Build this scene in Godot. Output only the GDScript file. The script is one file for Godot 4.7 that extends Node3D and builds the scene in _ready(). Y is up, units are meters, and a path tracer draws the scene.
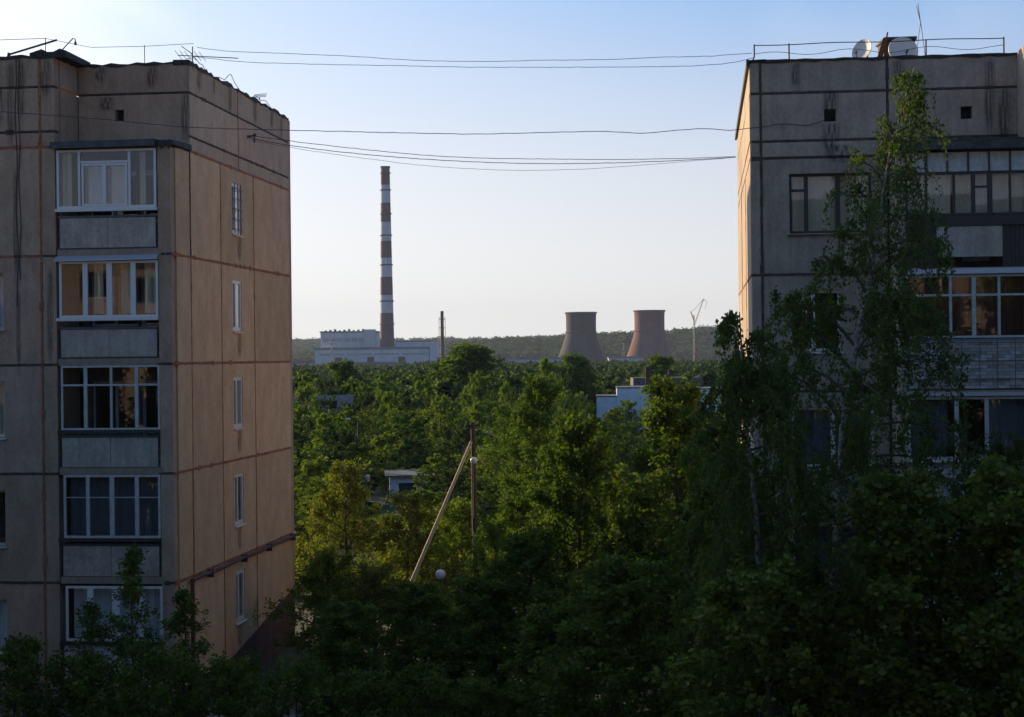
extends Node3D
# Evening view from an upper window between two panel blocks towards a power station.
# Metres, y up, the view runs along -z. Building frames: x along the front, y up, z towards the viewer.

var rng := RandomNumberGenerator.new()
var M := {}
var used := {}
var batches := {}

# ------------------------------------------------------------------ mesh builder
class MB:
	var v := PackedVector3Array()
	var n := PackedVector3Array()
	var c := PackedColorArray()
	var ix := PackedInt32Array()
	var tinted := false
	func quad(a: Vector3, b: Vector3, d: Vector3, e: Vector3, hint: Vector3, col := Color.WHITE) -> void:
		var g := (b - a).cross(d - a)
		if g.length_squared() < 1e-14:
			g = (d - a).cross(e - a)
		g = g.normalized()
		var flip := g.dot(hint) < 0.0
		if flip:
			g = -g
		var k := v.size()
		v.append(a); v.append(b); v.append(d); v.append(e)
		for i in 4:
			n.append(g)
			c.append(col)
		if flip:
			ix.append_array([k, k + 1, k + 2, k, k + 2, k + 3])
		else:
			ix.append_array([k, k + 2, k + 1, k, k + 3, k + 2])
	func box(lo: Vector3, hi: Vector3, col := Color.WHITE) -> void:
		var p := [Vector3(lo.x, lo.y, lo.z), Vector3(hi.x, lo.y, lo.z), Vector3(hi.x, hi.y, lo.z), Vector3(lo.x, hi.y, lo.z), Vector3(lo.x, lo.y, hi.z), Vector3(hi.x, lo.y, hi.z), Vector3(hi.x, hi.y, hi.z), Vector3(lo.x, hi.y, hi.z)]
		hexa(p, col)
	func hexa(p: Array, col := Color.WHITE) -> void:
		var mid := Vector3.ZERO
		for q in p:
			mid += q / 8.0
		for f in [[0, 1, 2, 3], [4, 5, 6, 7], [0, 1, 5, 4], [3, 2, 6, 7], [0, 3, 7, 4], [1, 2, 6, 5]]:
			var fc: Vector3 = (p[f[0]] + p[f[1]] + p[f[2]] + p[f[3]]) / 4.0
			quad(p[f[0]], p[f[1]], p[f[2]], p[f[3]], fc - mid, col)
	func bar(a: Vector3, b: Vector3, w: float, h: float, col := Color.WHITE) -> void:
		var d := (b - a).normalized()
		var s := d.cross(Vector3.UP)
		if s.length() < 0.01:
			s = Vector3.RIGHT
		s = s.normalized() * w * 0.5
		var u := s.cross(d).normalized() * h * 0.5
		hexa([a - s - u, a + s - u, a + s + u, a - s + u, b - s - u, b + s - u, b + s + u, b - s + u], col)
	func tube(p: Array, r: Array, sides: int, col := Color.WHITE, caps := true) -> void:
		var k := v.size()
		var m := p.size()
		var s := Vector3.ZERO
		for i in m:
			var d: Vector3 = (p[mini(i + 1, m - 1)] - p[maxi(i - 1, 0)]).normalized()
			if s == Vector3.ZERO:
				s = d.cross(Vector3.FORWARD if absf(d.z) < 0.9 else Vector3.RIGHT)
			s = (s - d * s.dot(d)).normalized()
			var u := d.cross(s)
			var rr: float = r[i] if i < r.size() else r[r.size() - 1]
			for j in sides:
				var a := TAU * j / sides
				var o := s * cos(a) + u * sin(a)
				v.append(p[i] + o * rr)
				n.append(o)
				c.append(col)
		for i in m - 1:
			for j in sides:
				var a0 := k + i * sides + j
				var a1 := k + i * sides + (j + 1) % sides
				ix.append_array([a0, a0 + sides, a1, a1, a0 + sides, a1 + sides])
		if caps:
			for e in [0, m - 1]:
				var dd: Vector3 = (p[0] - p[1]) if e == 0 else (p[m - 1] - p[m - 2])
				var q := v.size()
				for j in sides:
					v.append(v[k + e * sides + j])
					n.append(dd.normalized())
					c.append(col)
				for j in range(1, sides - 1):
					if e == 0:
						ix.append_array([q, q + j, q + j + 1])
					else:
						ix.append_array([q, q + j + 1, q + j])
	func lathe(pr: Array, seg: int, at := Vector3.ZERO, col := Color.WHITE) -> void:
		# pr: [radius, y] from the bottom up, seen from outside
		var k := v.size()
		for i in pr.size():
			var a: Array = pr[maxi(i - 1, 0)]
			var b: Array = pr[mini(i + 1, pr.size() - 1)]
			var t := Vector2(b[0] - a[0], b[1] - a[1]).normalized()
			for j in seg:
				var w := TAU * j / seg
				v.append(at + Vector3(cos(w) * pr[i][0], pr[i][1], sin(w) * pr[i][0]))
				n.append(Vector3(cos(w) * t.y, -t.x, sin(w) * t.y))
				c.append(col)
		for i in pr.size() - 1:
			for j in seg:
				var a0 := k + i * seg + j
				var a1 := k + i * seg + (j + 1) % seg
				ix.append_array([a0, a1, a0 + seg, a1, a1 + seg, a0 + seg])
	func mesh(m: Material) -> ArrayMesh:
		var arr := []
		arr.resize(Mesh.ARRAY_MAX)
		arr[Mesh.ARRAY_VERTEX] = v
		arr[Mesh.ARRAY_NORMAL] = n
		if tinted:
			arr[Mesh.ARRAY_COLOR] = c
		arr[Mesh.ARRAY_INDEX] = ix
		var out := ArrayMesh.new()
		out.add_surface_from_arrays(Mesh.PRIMITIVE_TRIANGLES, arr)
		out.surface_set_material(0, m)
		return out

# ------------------------------------------------------------------ naming and placing
func numbered(called: String) -> String:
	if not used.has(called):
		used[called] = 0
		return called
	used[called] += 1
	return "%s_%03d" % [called, used[called]]

func tag(o: Node3D, label: String, category: String, group := "") -> Node3D:
	o.set_meta("label", label)
	o.set_meta("category", category)
	if group:
		o.set_meta("group", group)
	return o

func thing(called: String, label: String, category: String, at := Vector3.ZERO, turn := 0.0, group := "") -> Node3D:
	var o := Node3D.new()
	o.name = numbered(called)
	add_child(o)
	o.position = at
	o.rotation.y = turn
	return tag(o, label, category, group)

func put(called: String, me: Mesh, parent: Node3D, at := Transform3D()) -> MeshInstance3D:
	var o := MeshInstance3D.new()
	o.name = numbered(called) if parent == self else called
	o.mesh = me
	o.transform = at
	parent.add_child(o, true)
	return o

func struct(called: String, me: Mesh) -> MeshInstance3D:
	var o := put(called, me, self)
	o.set_meta("kind", "structure")
	return o

func boxed(called: String, parent: Node3D, m: Material, lo: Vector3, hi: Vector3) -> MeshInstance3D:
	var b := MB.new()
	b.box(lo, hi)
	return put(called, b.mesh(m), parent)

func sm(a: float, b: float, x: float) -> float:
	return smoothstep(a, b, x)

# ------------------------------------------------------------------ materials
func noise_tex(size: int, sd: int, freq: float, lo: Color, hi: Color, streak := 0.0, speck := 0.0, bias := 0.0) -> ImageTexture:
	var f := FastNoiseLite.new()
	f.seed = sd
	f.frequency = freq
	f.fractal_octaves = 5
	var a := f.get_seamless_image(size, size)
	f.seed = sd + 7
	f.frequency = freq * 6.0
	var b := f.get_seamless_image(size, size)
	f.seed = sd + 13
	f.frequency = freq * 4.0
	f.fractal_octaves = 3
	var s := f.get_seamless_image(size, size)
	s.resize(size, 8, Image.INTERPOLATE_BILINEAR)
	s.resize(size, size, Image.INTERPOLATE_CUBIC)
	a.convert(Image.FORMAT_L8)
	b.convert(Image.FORMAT_L8)
	s.convert(Image.FORMAT_L8)
	var da := a.get_data()
	var db := b.get_data()
	var ds := s.get_data()
	var out := PackedByteArray()
	out.resize(size * size * 3)
	var r := RandomNumberGenerator.new()
	r.seed = sd
	for i in size * size:
		var t := da[i] / 255.0 * (0.65 - streak) + db[i] / 255.0 * 0.35 + ds[i] / 255.0 * streak
		t = clampf((t - 0.5) * 2.2 + 0.5 + bias + (r.randf() - 0.5) * speck, 0.0, 1.0)
		out[i * 3] = int(255.0 * lerpf(lo.r, hi.r, t))
		out[i * 3 + 1] = int(255.0 * lerpf(lo.g, hi.g, t))
		out[i * 3 + 2] = int(255.0 * lerpf(lo.b, hi.b, t))
	var im := Image.create_from_data(size, size, false, Image.FORMAT_RGB8, out)
	im.generate_mipmaps()
	return ImageTexture.create_from_image(im)

func lin(r: float, g: float, b: float) -> Color:
	return Color(r, g, b).linear_to_srgb()

func mat(col: Color, rough := 0.85, metal := 0.0) -> StandardMaterial3D:
	var m := StandardMaterial3D.new()
	m.albedo_color = col
	m.roughness = rough
	m.metallic = metal
	return m

func surf(tex: Texture2D, scale: Vector3, rough := 0.92, tint := Color.WHITE, relief: Texture2D = null, depth := 0.0) -> StandardMaterial3D:
	var m := mat(tint, rough)
	m.albedo_texture = tex
	m.uv1_triplanar = true
	m.uv1_world_triplanar = true
	m.uv1_scale = scale
	if relief:
		m.heightmap_enabled = true
		m.heightmap_texture = relief
		m.heightmap_scale = depth
	return m

func leaf_mat(back: Color) -> StandardMaterial3D:
	var m := mat(Color.WHITE, 0.75)
	m.metallic_specular = 0.3
	m.vertex_color_use_as_albedo = true
	m.cull_mode = BaseMaterial3D.CULL_DISABLED
	m.backlight_enabled = true
	m.backlight = back
	return m

func materials() -> void:
	var con := noise_tex(1024, 3, 0.006, lin(0.27, 0.215, 0.165), lin(0.43, 0.345, 0.275), 0.25, 0.14)
	var och := noise_tex(1024, 11, 0.005, lin(0.53, 0.335, 0.19), lin(0.71, 0.47, 0.27), 0.25, 0.08)
	var cre := noise_tex(1024, 17, 0.005, lin(0.38, 0.315, 0.235), lin(0.54, 0.46, 0.35), 0.25, 0.08)
	var con2 := noise_tex(1024, 5, 0.006, lin(0.32, 0.215, 0.145), lin(0.46, 0.32, 0.225), 0.25, 0.12)
	var rgh := noise_tex(512, 23, 0.02, Color.BLACK, Color.WHITE, 0.0, 0.4)
	M.concrete = surf(con, Vector3(0.22, 0.16, 0.22), 0.95, Color.WHITE, rgh, 0.6)
	M.concrete_warm = surf(con2, Vector3(0.22, 0.16, 0.22), 0.95, Color.WHITE, rgh, 0.6)
	M.ochre = surf(och, Vector3(0.2, 0.13, 0.2), 0.95, Color.WHITE, rgh, 0.5)
	M.attic = surf(noise_tex(512, 19, 0.008, lin(0.41, 0.295, 0.21), lin(0.56, 0.42, 0.31), 0.3, 0.1), Vector3(0.2, 0.13, 0.2), 0.95, Color.WHITE)
	M.rear = surf(con, Vector3(0.22, 0.16, 0.22), 0.95, lin(0.45, 0.42, 0.4))
	M.cream_wall = surf(cre, Vector3(0.2, 0.13, 0.2), 0.95, Color.WHITE, rgh, 0.5)
	M.slab = surf(con, Vector3(0.5, 0.5, 0.5), 0.95, lin(0.75, 0.72, 0.7))
	M.mastic = surf(noise_tex(256, 29, 0.02, lin(0.20, 0.062, 0.028), lin(0.40, 0.14, 0.065), 0.0, 0.2), Vector3(0.7, 0.7, 0.7), 0.8)
	M.mastic_dark = surf(noise_tex(256, 31, 0.02, lin(0.035, 0.022, 0.018), lin(0.10, 0.06, 0.045), 0.0, 0.2), Vector3(0.7, 0.7, 0.7), 0.8)
	M.bitumen = surf(noise_tex(256, 37, 0.02, lin(0.008, 0.008, 0.008), lin(0.035, 0.034, 0.032), 0.0, 0.3), Vector3(0.8, 0.8, 0.8), 0.75)
	M.roofing = surf(noise_tex(256, 41, 0.02, lin(0.022, 0.022, 0.023), lin(0.065, 0.065, 0.066), 0.0, 0.2), Vector3(0.5, 0.5, 0.5), 0.7)
	M.plinth = surf(noise_tex(256, 43, 0.02, lin(0.045, 0.022, 0.016), lin(0.13, 0.062, 0.042), 0.1, 0.2), Vector3(0.4, 0.4, 0.4), 0.9)
	M.sheet = surf(noise_tex(512, 47, 0.008, lin(0.23, 0.20, 0.165), lin(0.42, 0.365, 0.305), 0.3, 0.08), Vector3(0.35, 0.25, 0.35), 0.6)
	M.white_sheet = surf(noise_tex(512, 53, 0.01, lin(0.40, 0.39, 0.37), lin(0.56, 0.55, 0.53), 0.3, 0.08), Vector3(0.35, 0.25, 0.35), 0.7)
	M.upvc = mat(lin(0.60, 0.59, 0.57), 0.35)
	M.old_white = surf(noise_tex(256, 59, 0.03, lin(0.30, 0.30, 0.29), lin(0.52, 0.52, 0.50), 0.2, 0.15), Vector3(0.9, 0.5, 0.9), 0.7)
	M.brown_wood = surf(noise_tex(256, 61, 0.03, lin(0.02, 0.013, 0.010), lin(0.055, 0.036, 0.026), 0.3, 0.1), Vector3(0.9, 0.4, 0.9), 0.6)
	M.tin = mat(lin(0.42, 0.46, 0.52), 0.45, 0.5)
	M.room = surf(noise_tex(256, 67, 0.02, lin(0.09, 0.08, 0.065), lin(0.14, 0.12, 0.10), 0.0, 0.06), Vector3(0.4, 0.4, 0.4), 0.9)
	M.curtain_cream = mat(lin(0.52, 0.47, 0.35), 0.9)
	M.curtain_white = mat(lin(0.60, 0.62, 0.64), 0.9)
	M.curtain_red = mat(lin(0.10, 0.028, 0.018), 0.9)
	M.curtain_grey = mat(lin(0.10, 0.115, 0.14), 0.9)
	M.steel = mat(lin(0.10, 0.10, 0.105), 0.55, 0.6)
	M.rust = surf(noise_tex(256, 71, 0.03, lin(0.05, 0.025, 0.015), lin(0.14, 0.07, 0.04), 0.1, 0.2), Vector3(1, 1, 1), 0.8)
	M.cable = mat(lin(0.03, 0.03, 0.032), 0.6)
	M.dish = mat(lin(0.55, 0.55, 0.53), 0.5)
	M.brick = surf(noise_tex(256, 73, 0.03, lin(0.36, 0.35, 0.33), lin(0.52, 0.50, 0.47), 0.0, 0.2), Vector3(0.9, 0.9, 0.9), 0.9)
	M.mortar = mat(lin(0.17, 0.165, 0.155), 0.95)
	M.black = mat(lin(0.012, 0.012, 0.012), 0.9)
	var g := mat(Color(0.1, 0.12, 0.12, 0.06), 0.02)
	g.transparency = BaseMaterial3D.TRANSPARENCY_ALPHA
	g.metallic_specular = 0.6
	M.glass = g
	var st := Image.create(64, 256, false, Image.FORMAT_RGBA8)
	var f := FastNoiseLite.new()
	f.seed = 5
	f.frequency = 0.05
	for y in 256:
		for x in 64:
			var e: float = 1.0 - pow(absf(x - 31.5) / 32.0, 1.5)
			var k: float = clampf(0.5 + f.get_noise_2d(x * 1.6, y * 0.12) * 1.2 + f.get_noise_2d(x * 5.0, y * 0.8) * 0.35, 0.0, 1.0)
			var ends: float = sm(0.0, 0.12, y / 255.0) * (1.0 - sm(0.55, 1.0, y / 255.0))
			st.set_pixel(x, y, Color(1, 1, 1, clampf(e * ends * k * 0.75, 0.0, 0.6)))
	var sn := mat(lin(0.018, 0.017, 0.015), 0.9)
	sn.albedo_texture = ImageTexture.create_from_image(st)
	sn.transparency = BaseMaterial3D.TRANSPARENCY_ALPHA
	M.stain = sn
	M.grass = surf(noise_tex(1024, 79, 0.01, lin(0.022, 0.030, 0.010), lin(0.075, 0.085, 0.035), 0.0, 0.3), Vector3(0.11, 0.11, 0.11), 0.95)
	M.asphalt = surf(noise_tex(512, 83, 0.02, lin(0.07, 0.065, 0.06), lin(0.16, 0.15, 0.135), 0.0, 0.3), Vector3(0.3, 0.3, 0.3), 0.95)
	M.kerb = surf(noise_tex(256, 89, 0.03, lin(0.22, 0.21, 0.2), lin(0.36, 0.35, 0.33), 0.0, 0.2), Vector3(0.6, 0.6, 0.6), 0.95)
	M.bark = surf(noise_tex(256, 97, 0.03, lin(0.035, 0.028, 0.022), lin(0.12, 0.10, 0.085), 0.3, 0.2), Vector3(1.5, 0.5, 1.5), 0.95)
	var bb := noise_tex(256, 101, 0.03, lin(0.04, 0.036, 0.03), lin(0.36, 0.34, 0.31), 0.0, 0.15, 0.15)
	M.birch_bark = surf(bb, Vector3(0.9, 1.4, 0.9), 0.8)
	M.leaf = leaf_mat(Color(0.8, 0.95, 0.35))
	M.plant_white = surf(noise_tex(256, 103, 0.02, lin(0.42, 0.44, 0.46), lin(0.58, 0.60, 0.62), 0.35, 0.05), Vector3(0.01, 0.01, 0.01), 0.8)
	M.plant_grey = surf(noise_tex(256, 107, 0.02, lin(0.14, 0.145, 0.15), lin(0.24, 0.245, 0.25), 0.3, 0.05), Vector3(0.01, 0.01, 0.01), 0.8)
	M.plant_pale = surf(noise_tex(256, 108, 0.02, lin(0.27, 0.285, 0.30), lin(0.40, 0.415, 0.43), 0.3, 0.05), Vector3(0.01, 0.01, 0.01), 0.8)
	M.chim_red = surf(noise_tex(256, 109, 0.02, lin(0.10, 0.045, 0.052), lin(0.17, 0.078, 0.086), 0.3, 0.1), Vector3(0.02, 0.01, 0.02), 0.85)
	M.chim_white = surf(noise_tex(256, 113, 0.02, lin(0.42, 0.42, 0.43), lin(0.62, 0.62, 0.62), 0.3, 0.1), Vector3(0.02, 0.01, 0.02), 0.85)
	M.tower_dark = surf(noise_tex(512, 127, 0.01, lin(0.022, 0.022, 0.023), lin(0.052, 0.050, 0.050), 0.3, 0.1), Vector3(0.012, 0.006, 0.012), 0.9)
	M.tower_red = surf(noise_tex(512, 131, 0.01, lin(0.12, 0.052, 0.047), lin(0.20, 0.088, 0.078), 0.3, 0.1), Vector3(0.012, 0.006, 0.012), 0.9)
	M.lime = surf(noise_tex(256, 137, 0.02, lin(0.50, 0.53, 0.58), lin(0.68, 0.71, 0.75), 0.2, 0.1), Vector3(0.15, 0.15, 0.15), 0.9)
	M.slate = surf(noise_tex(256, 139, 0.02, lin(0.07, 0.07, 0.075), lin(0.15, 0.15, 0.155), 0.1, 0.15), Vector3(0.3, 0.3, 0.3), 0.85)
	M.pole = surf(noise_tex(256, 149, 0.03, lin(0.045, 0.035, 0.028), lin(0.10, 0.08, 0.062), 0.3, 0.15), Vector3(1, 0.4, 1), 0.9)
	M.strut = surf(noise_tex(256, 151, 0.03, lin(0.50, 0.42, 0.31), lin(0.68, 0.58, 0.44), 0.2, 0.15), Vector3(1, 0.6, 1), 0.9)
	M.globe = mat(lin(0.72, 0.72, 0.72), 0.2)
	M.hill = surf(noise_tex(512, 157, 0.02, lin(0.022, 0.032, 0.016), lin(0.07, 0.085, 0.04), 0.0, 0.3), Vector3(0.006, 0.006, 0.006), 0.95)

# ------------------------------------------------------------------ sky
const SUN_AZ := -0.85      # left of the view
const SUN_EL := 0.21

func sky_image() -> Image:
	var w := 1024
	var h := 512
	var im := Image.create(w, h, false, Image.FORMAT_RGBF)
	var f := FastNoiseLite.new()
	f.seed = 12
	f.frequency = 0.9
	f.fractal_octaves = 5
	var sd := Vector3(sin(SUN_AZ) * cos(SUN_EL), sin(SUN_EL), -cos(SUN_AZ) * cos(SUN_EL))
	for y in h:
		var el := (0.5 - (y + 0.5) / h) * PI
		var e := maxf(el, 0.0)
		var t := 1.0 - exp(-pow(e / 0.25, 1.9))
		for x in w:
			var az := (x + 0.5) / w * TAU  # column 0 looks along -z
			var d := Vector3(sin(az) * cos(el), sin(el), -cos(az) * cos(el))
			var ang := acos(clampf(d.dot(sd), -1.0, 1.0))
			var wide := exp(-ang * ang / 1.06)
			var tt := clampf(t * (2.0 - 1.55 * wide), 0.0, 1.0)
			var low := Vector3(0.93, 0.84, 0.76).lerp(Vector3(0.96, 0.95, 0.92), sm(2.4, 0.9, ang))
			var high := Vector3(0.02, 0.36, 0.92).lerp(Vector3(0.17, 0.235, 0.38), sm(0.30, 1.0, e))
			var col := low.lerp(high, tt) * (0.50 + 0.36 * wide)
			col += Vector3(1.3, 1.23, 1.14) * exp(-ang / 0.28)
			# thin streaked cloud
			var q := Vector2(d.x, d.z) / (absf(d.y) + 0.12)
			var cl := clampf(f.get_noise_2d(q.x * 0.9 + q.y * 0.5, q.y * 0.35 - q.x * 0.2) * 1.7 - 0.1, 0.0, 1.0)
			cl *= sm(0.06, 0.22, el) * (0.10 + 3.8 * exp(-ang / 0.26))
			col = col.lerp(Vector3(1.0, 0.98, 0.95) * (0.5 + 0.9 * wide), clampf(cl, 0.0, 0.85))
			im.set_pixel(x, y, Color(col.x, col.y, col.z))
	return im

# ------------------------------------------------------------------ ground
func gy(x: float, z: float) -> float:
	var near: float = 1.0 - sm(90.0, 200.0, -z)
	return -0.4 - 0.4 * tanh(x / 4.0) * near

func ground() -> void:
	var xs: Array = [-5200, -3000, -1800, -1100, -700, -420, -260, -160, -100]
	for i in range(-70, 71, 5): xs.append(i)
	xs.append_array([100, 160, 260, 420, 700, 1100, 1800, 3000, 5200])
	var zs: Array = [120, 60, 30]
	for i in range(20, -241, -5): zs.append(i)
	zs.append_array([-280, -340, -420, -540, -700, -900, -1200, -1600, -2100, -2800, -3800, -5600])
	var f := FastNoiseLite.new()
	f.frequency = 0.06
	var b := MB.new()
	for z in zs:
		for x in xs:
			b.v.append(Vector3(x, gy(x, z) + f.get_noise_2d(x, z) * 0.12, z))
			b.n.append(Vector3.UP)
			b.c.append(Color.WHITE)
	var w := xs.size()
	for j in zs.size() - 1:
		for i in w - 1:
			var k := j * w + i
			b.ix.append_array([k, k + w, k + 1, k + 1, k + w, k + w + 1])
	struct("ground", b.mesh(M.grass))
	# yard drive with a kerb, mostly under the trees
	var d := MB.new()
	var line := [[-14.0, -43.8, 1.3], [-6.0, -44.2, 1.3], [0.0, -45.5, 1.5], [2.2, -49.0, 1.7], [1.2, -56.0, 1.7], [-1.0, -66.0, 1.6], [-2.6, -80.0, 1.5], [-3.0, -98.0, 1.5]]
	var prev := []
	for i in line.size():
		var a: Array = line[maxi(i - 1, 0)]
		var e: Array = line[mini(i + 1, line.size() - 1)]
		var t := Vector3(e[0] - a[0], 0, e[1] - a[1]).normalized()
		var s: Vector3 = t.cross(Vector3.UP) * line[i][2]
		var p := Vector3(line[i][0], 0, line[i][1])
		var row := []
		for q in [p - s, p + s]:
			row.append(Vector3(q.x, gy(q.x, q.z) + 0.10, q.z))
		if i > 0:
			d.quad(prev[0], prev[1], row[1], row[0], Vector3.UP)
		prev = row
	struct("yard_drive", d.mesh(M.asphalt))
	var kb := MB.new()
	for i in 24:
		var x0 := -12.0 + i * 0.62
		var z0 := -42.4 - 0.05 * i
		kb.bar(Vector3(x0, gy(x0, z0) + 0.12, z0), Vector3(x0 + 0.6, gy(x0 + 0.6, z0 - 0.05) + 0.12, z0 - 0.05), 0.15, 0.28)
	struct("kerb", kb.mesh(M.kerb))

func ridge(pts: Array, x: float) -> float:
	for i in pts.size() - 1:
		if x <= pts[i + 1][0]:
			var t: float = clampf((x - pts[i][0]) / (pts[i + 1][0] - pts[i][0]), 0.0, 1.0)
			return lerpf(pts[i][1], pts[i + 1][1], sm(0.0, 1.0, t))
	return pts[pts.size() - 1][1]

func hill(called: String, pts: Array, x0: float, x1: float, zf: float, zr: float, zb: float, sd: int) -> Array:
	var f := FastNoiseLite.new()
	f.seed = sd
	f.frequency = 0.004
	var b := MB.new()
	var spots := []
	var nx := 60
	var nz := 16
	for j in nz + 1:
		for i in nx + 1:
			var x := lerpf(x0, x1, i / float(nx))
			var z := lerpf(zf, zb, j / float(nz))
			var t: float = sm(zf, zr, z) if z > zr else 1.0 - 0.5 * sm(zr, zb, z)
			var y: float = -1.5 + (ridge(pts, x) + f.get_noise_2d(x, z) * 4.0) * t
			b.v.append(Vector3(x, y, z))
			b.n.append(Vector3.UP)
			b.c.append(Color.WHITE)
			if z > zr - (zf - zr) * 0.15 and t > 0.04:
				spots.append(Vector3(x, y, z))
	var w := nx + 1
	for j in nz:
		for i in nx:
			var k := j * w + i
			b.ix.append_array([k, k + w, k + 1, k + 1, k + w, k + w + 1])
	for i in b.v.size():
		var p := b.v[i]
		var r := b.v[i + 1] - p if (i % w) < nx else p - b.v[i - 1]
		var u := b.v[i + w] - p if i + w < b.v.size() else p - b.v[i - w]
		b.n[i] = r.cross(u).normalized() * (1.0 if r.cross(u).y > 0 else -1.0)
	struct(called, b.mesh(M.hill))
	return spots

# ------------------------------------------------------------------ building pieces
# A wall frame is a Transform3D: x along the wall, y up, z out of the wall.
func frame(o: Vector3, u: Vector3, out: Vector3) -> Transform3D:
	return Transform3D(Basis(u, Vector3.UP, out), o)

func tone(m: StandardMaterial3D) -> StandardMaterial3D:
	# a few batches of paint and cast concrete: the same surface, a little lighter or redder from panel to panel
	var k := m.get_instance_id()
	if not batches.has(k):
		batches[k] = []
		for t in [Color(1, 1, 1), Color(0.955, 0.95, 0.945), Color(0.98, 0.965, 0.975), Color(0.93, 0.935, 0.93)]:
			var c: StandardMaterial3D = m.duplicate()
			c.albedo_color = t
			c.uv1_offset = Vector3(rng.randf(), rng.randf(), rng.randf()) * 5.0
			batches[k].append(c)
	return batches[k][rng.randi() % 4]

func panel(b: Node3D, T: Transform3D, u0: float, u1: float, y0: float, y1: float, m: Material, holes := [], thick := 0.3, called := "wall_panel") -> MeshInstance3D:
	var g := 0.032
	var us := [u0 + g, u1 - g]
	var ys := [y0 + g, y1 - g]
	for h in holes:
		for q in [h[0], h[1]]:
			us.append(q)
		for q in [h[2], h[3]]:
			ys.append(q)
	us.sort()
	ys.sort()
	var k := MB.new()
	var off := rng.randf_range(-0.006, 0.006)
	for i in us.size() - 1:
		for j in ys.size() - 1:
			if us[i + 1] - us[i] < 0.002 or ys[j + 1] - ys[j] < 0.002:
				continue
			var cu: float = (us[i] + us[i + 1]) * 0.5
			var cy: float = (ys[j] + ys[j + 1]) * 0.5
			var inside := false
			for h in holes:
				if cu > h[0] and cu < h[1] and cy > h[2] and cy < h[3]:
					inside = true
			if not inside:
				k.box(Vector3(us[i], ys[j], -thick), Vector3(us[i + 1], ys[j + 1], off))
	return put(called, k.mesh(tone(m)), b, T)

func seal(b: Node3D, T: Transform3D, u0: float, u1: float, y0: float, y1: float, m: Material) -> void:
	# mastic joint: a lumpy strip lying in the gap between panels
	var k := MB.new()
	var up := y1 - y0 > u1 - u0
	var n := maxi(3, int((y1 - y0 if up else u1 - u0) / 0.22))
	var f := FastNoiseLite.new()
	f.seed = rng.randi() % 1000
	f.frequency = 0.55
	for i in n:
		var a := i / float(n)
		var e := (i + 1) / float(n)
		var w := (y1 - y0 if up else u1 - u0)
		var s0 := f.get_noise_1d(a * w * 3.0) * 0.022 + rng.randf_range(-0.003, 0.003)
		var s1 := f.get_noise_1d(a * w * 3.0 + 90.0) * 0.022 + rng.randf_range(-0.003, 0.003)
		if rng.randf() < 0.05:
			s0 += 0.03
			s1 += 0.03
		var d := rng.randf_range(0.007, 0.014)
		if up:
			k.box(Vector3(u0 - s0, lerpf(y0, y1, a), -0.2), Vector3(u1 + s1, lerpf(y0, y1, e), d))
		else:
			k.box(Vector3(lerpf(u0, u1, a), y0 - s0, -0.2), Vector3(lerpf(u0, u1, e), y1 + s1, d))
	put("joint_seal", k.mesh(m), b, T)

func cloth(w: float, h: float, folds: float, sd: int) -> MB:
	var k := MB.new()
	var r := RandomNumberGenerator.new()
	r.seed = sd
	var n := maxi(8, int(w / 0.045))
	var ph := r.randf() * TAU
	var pts := []
	for i in n + 1:
		var t := i / float(n)
		pts.append(Vector3(t * w, 0, sin(t * w * folds + ph) * 0.025 + sin(t * w * folds * 2.3 + ph * 2.0) * 0.012))
	for i in n:
		k.quad(pts[i], pts[i + 1], pts[i + 1] + Vector3(0, h, 0), pts[i] + Vector3(0, h, 0), Vector3(0, 0, 1))
	return k

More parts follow.
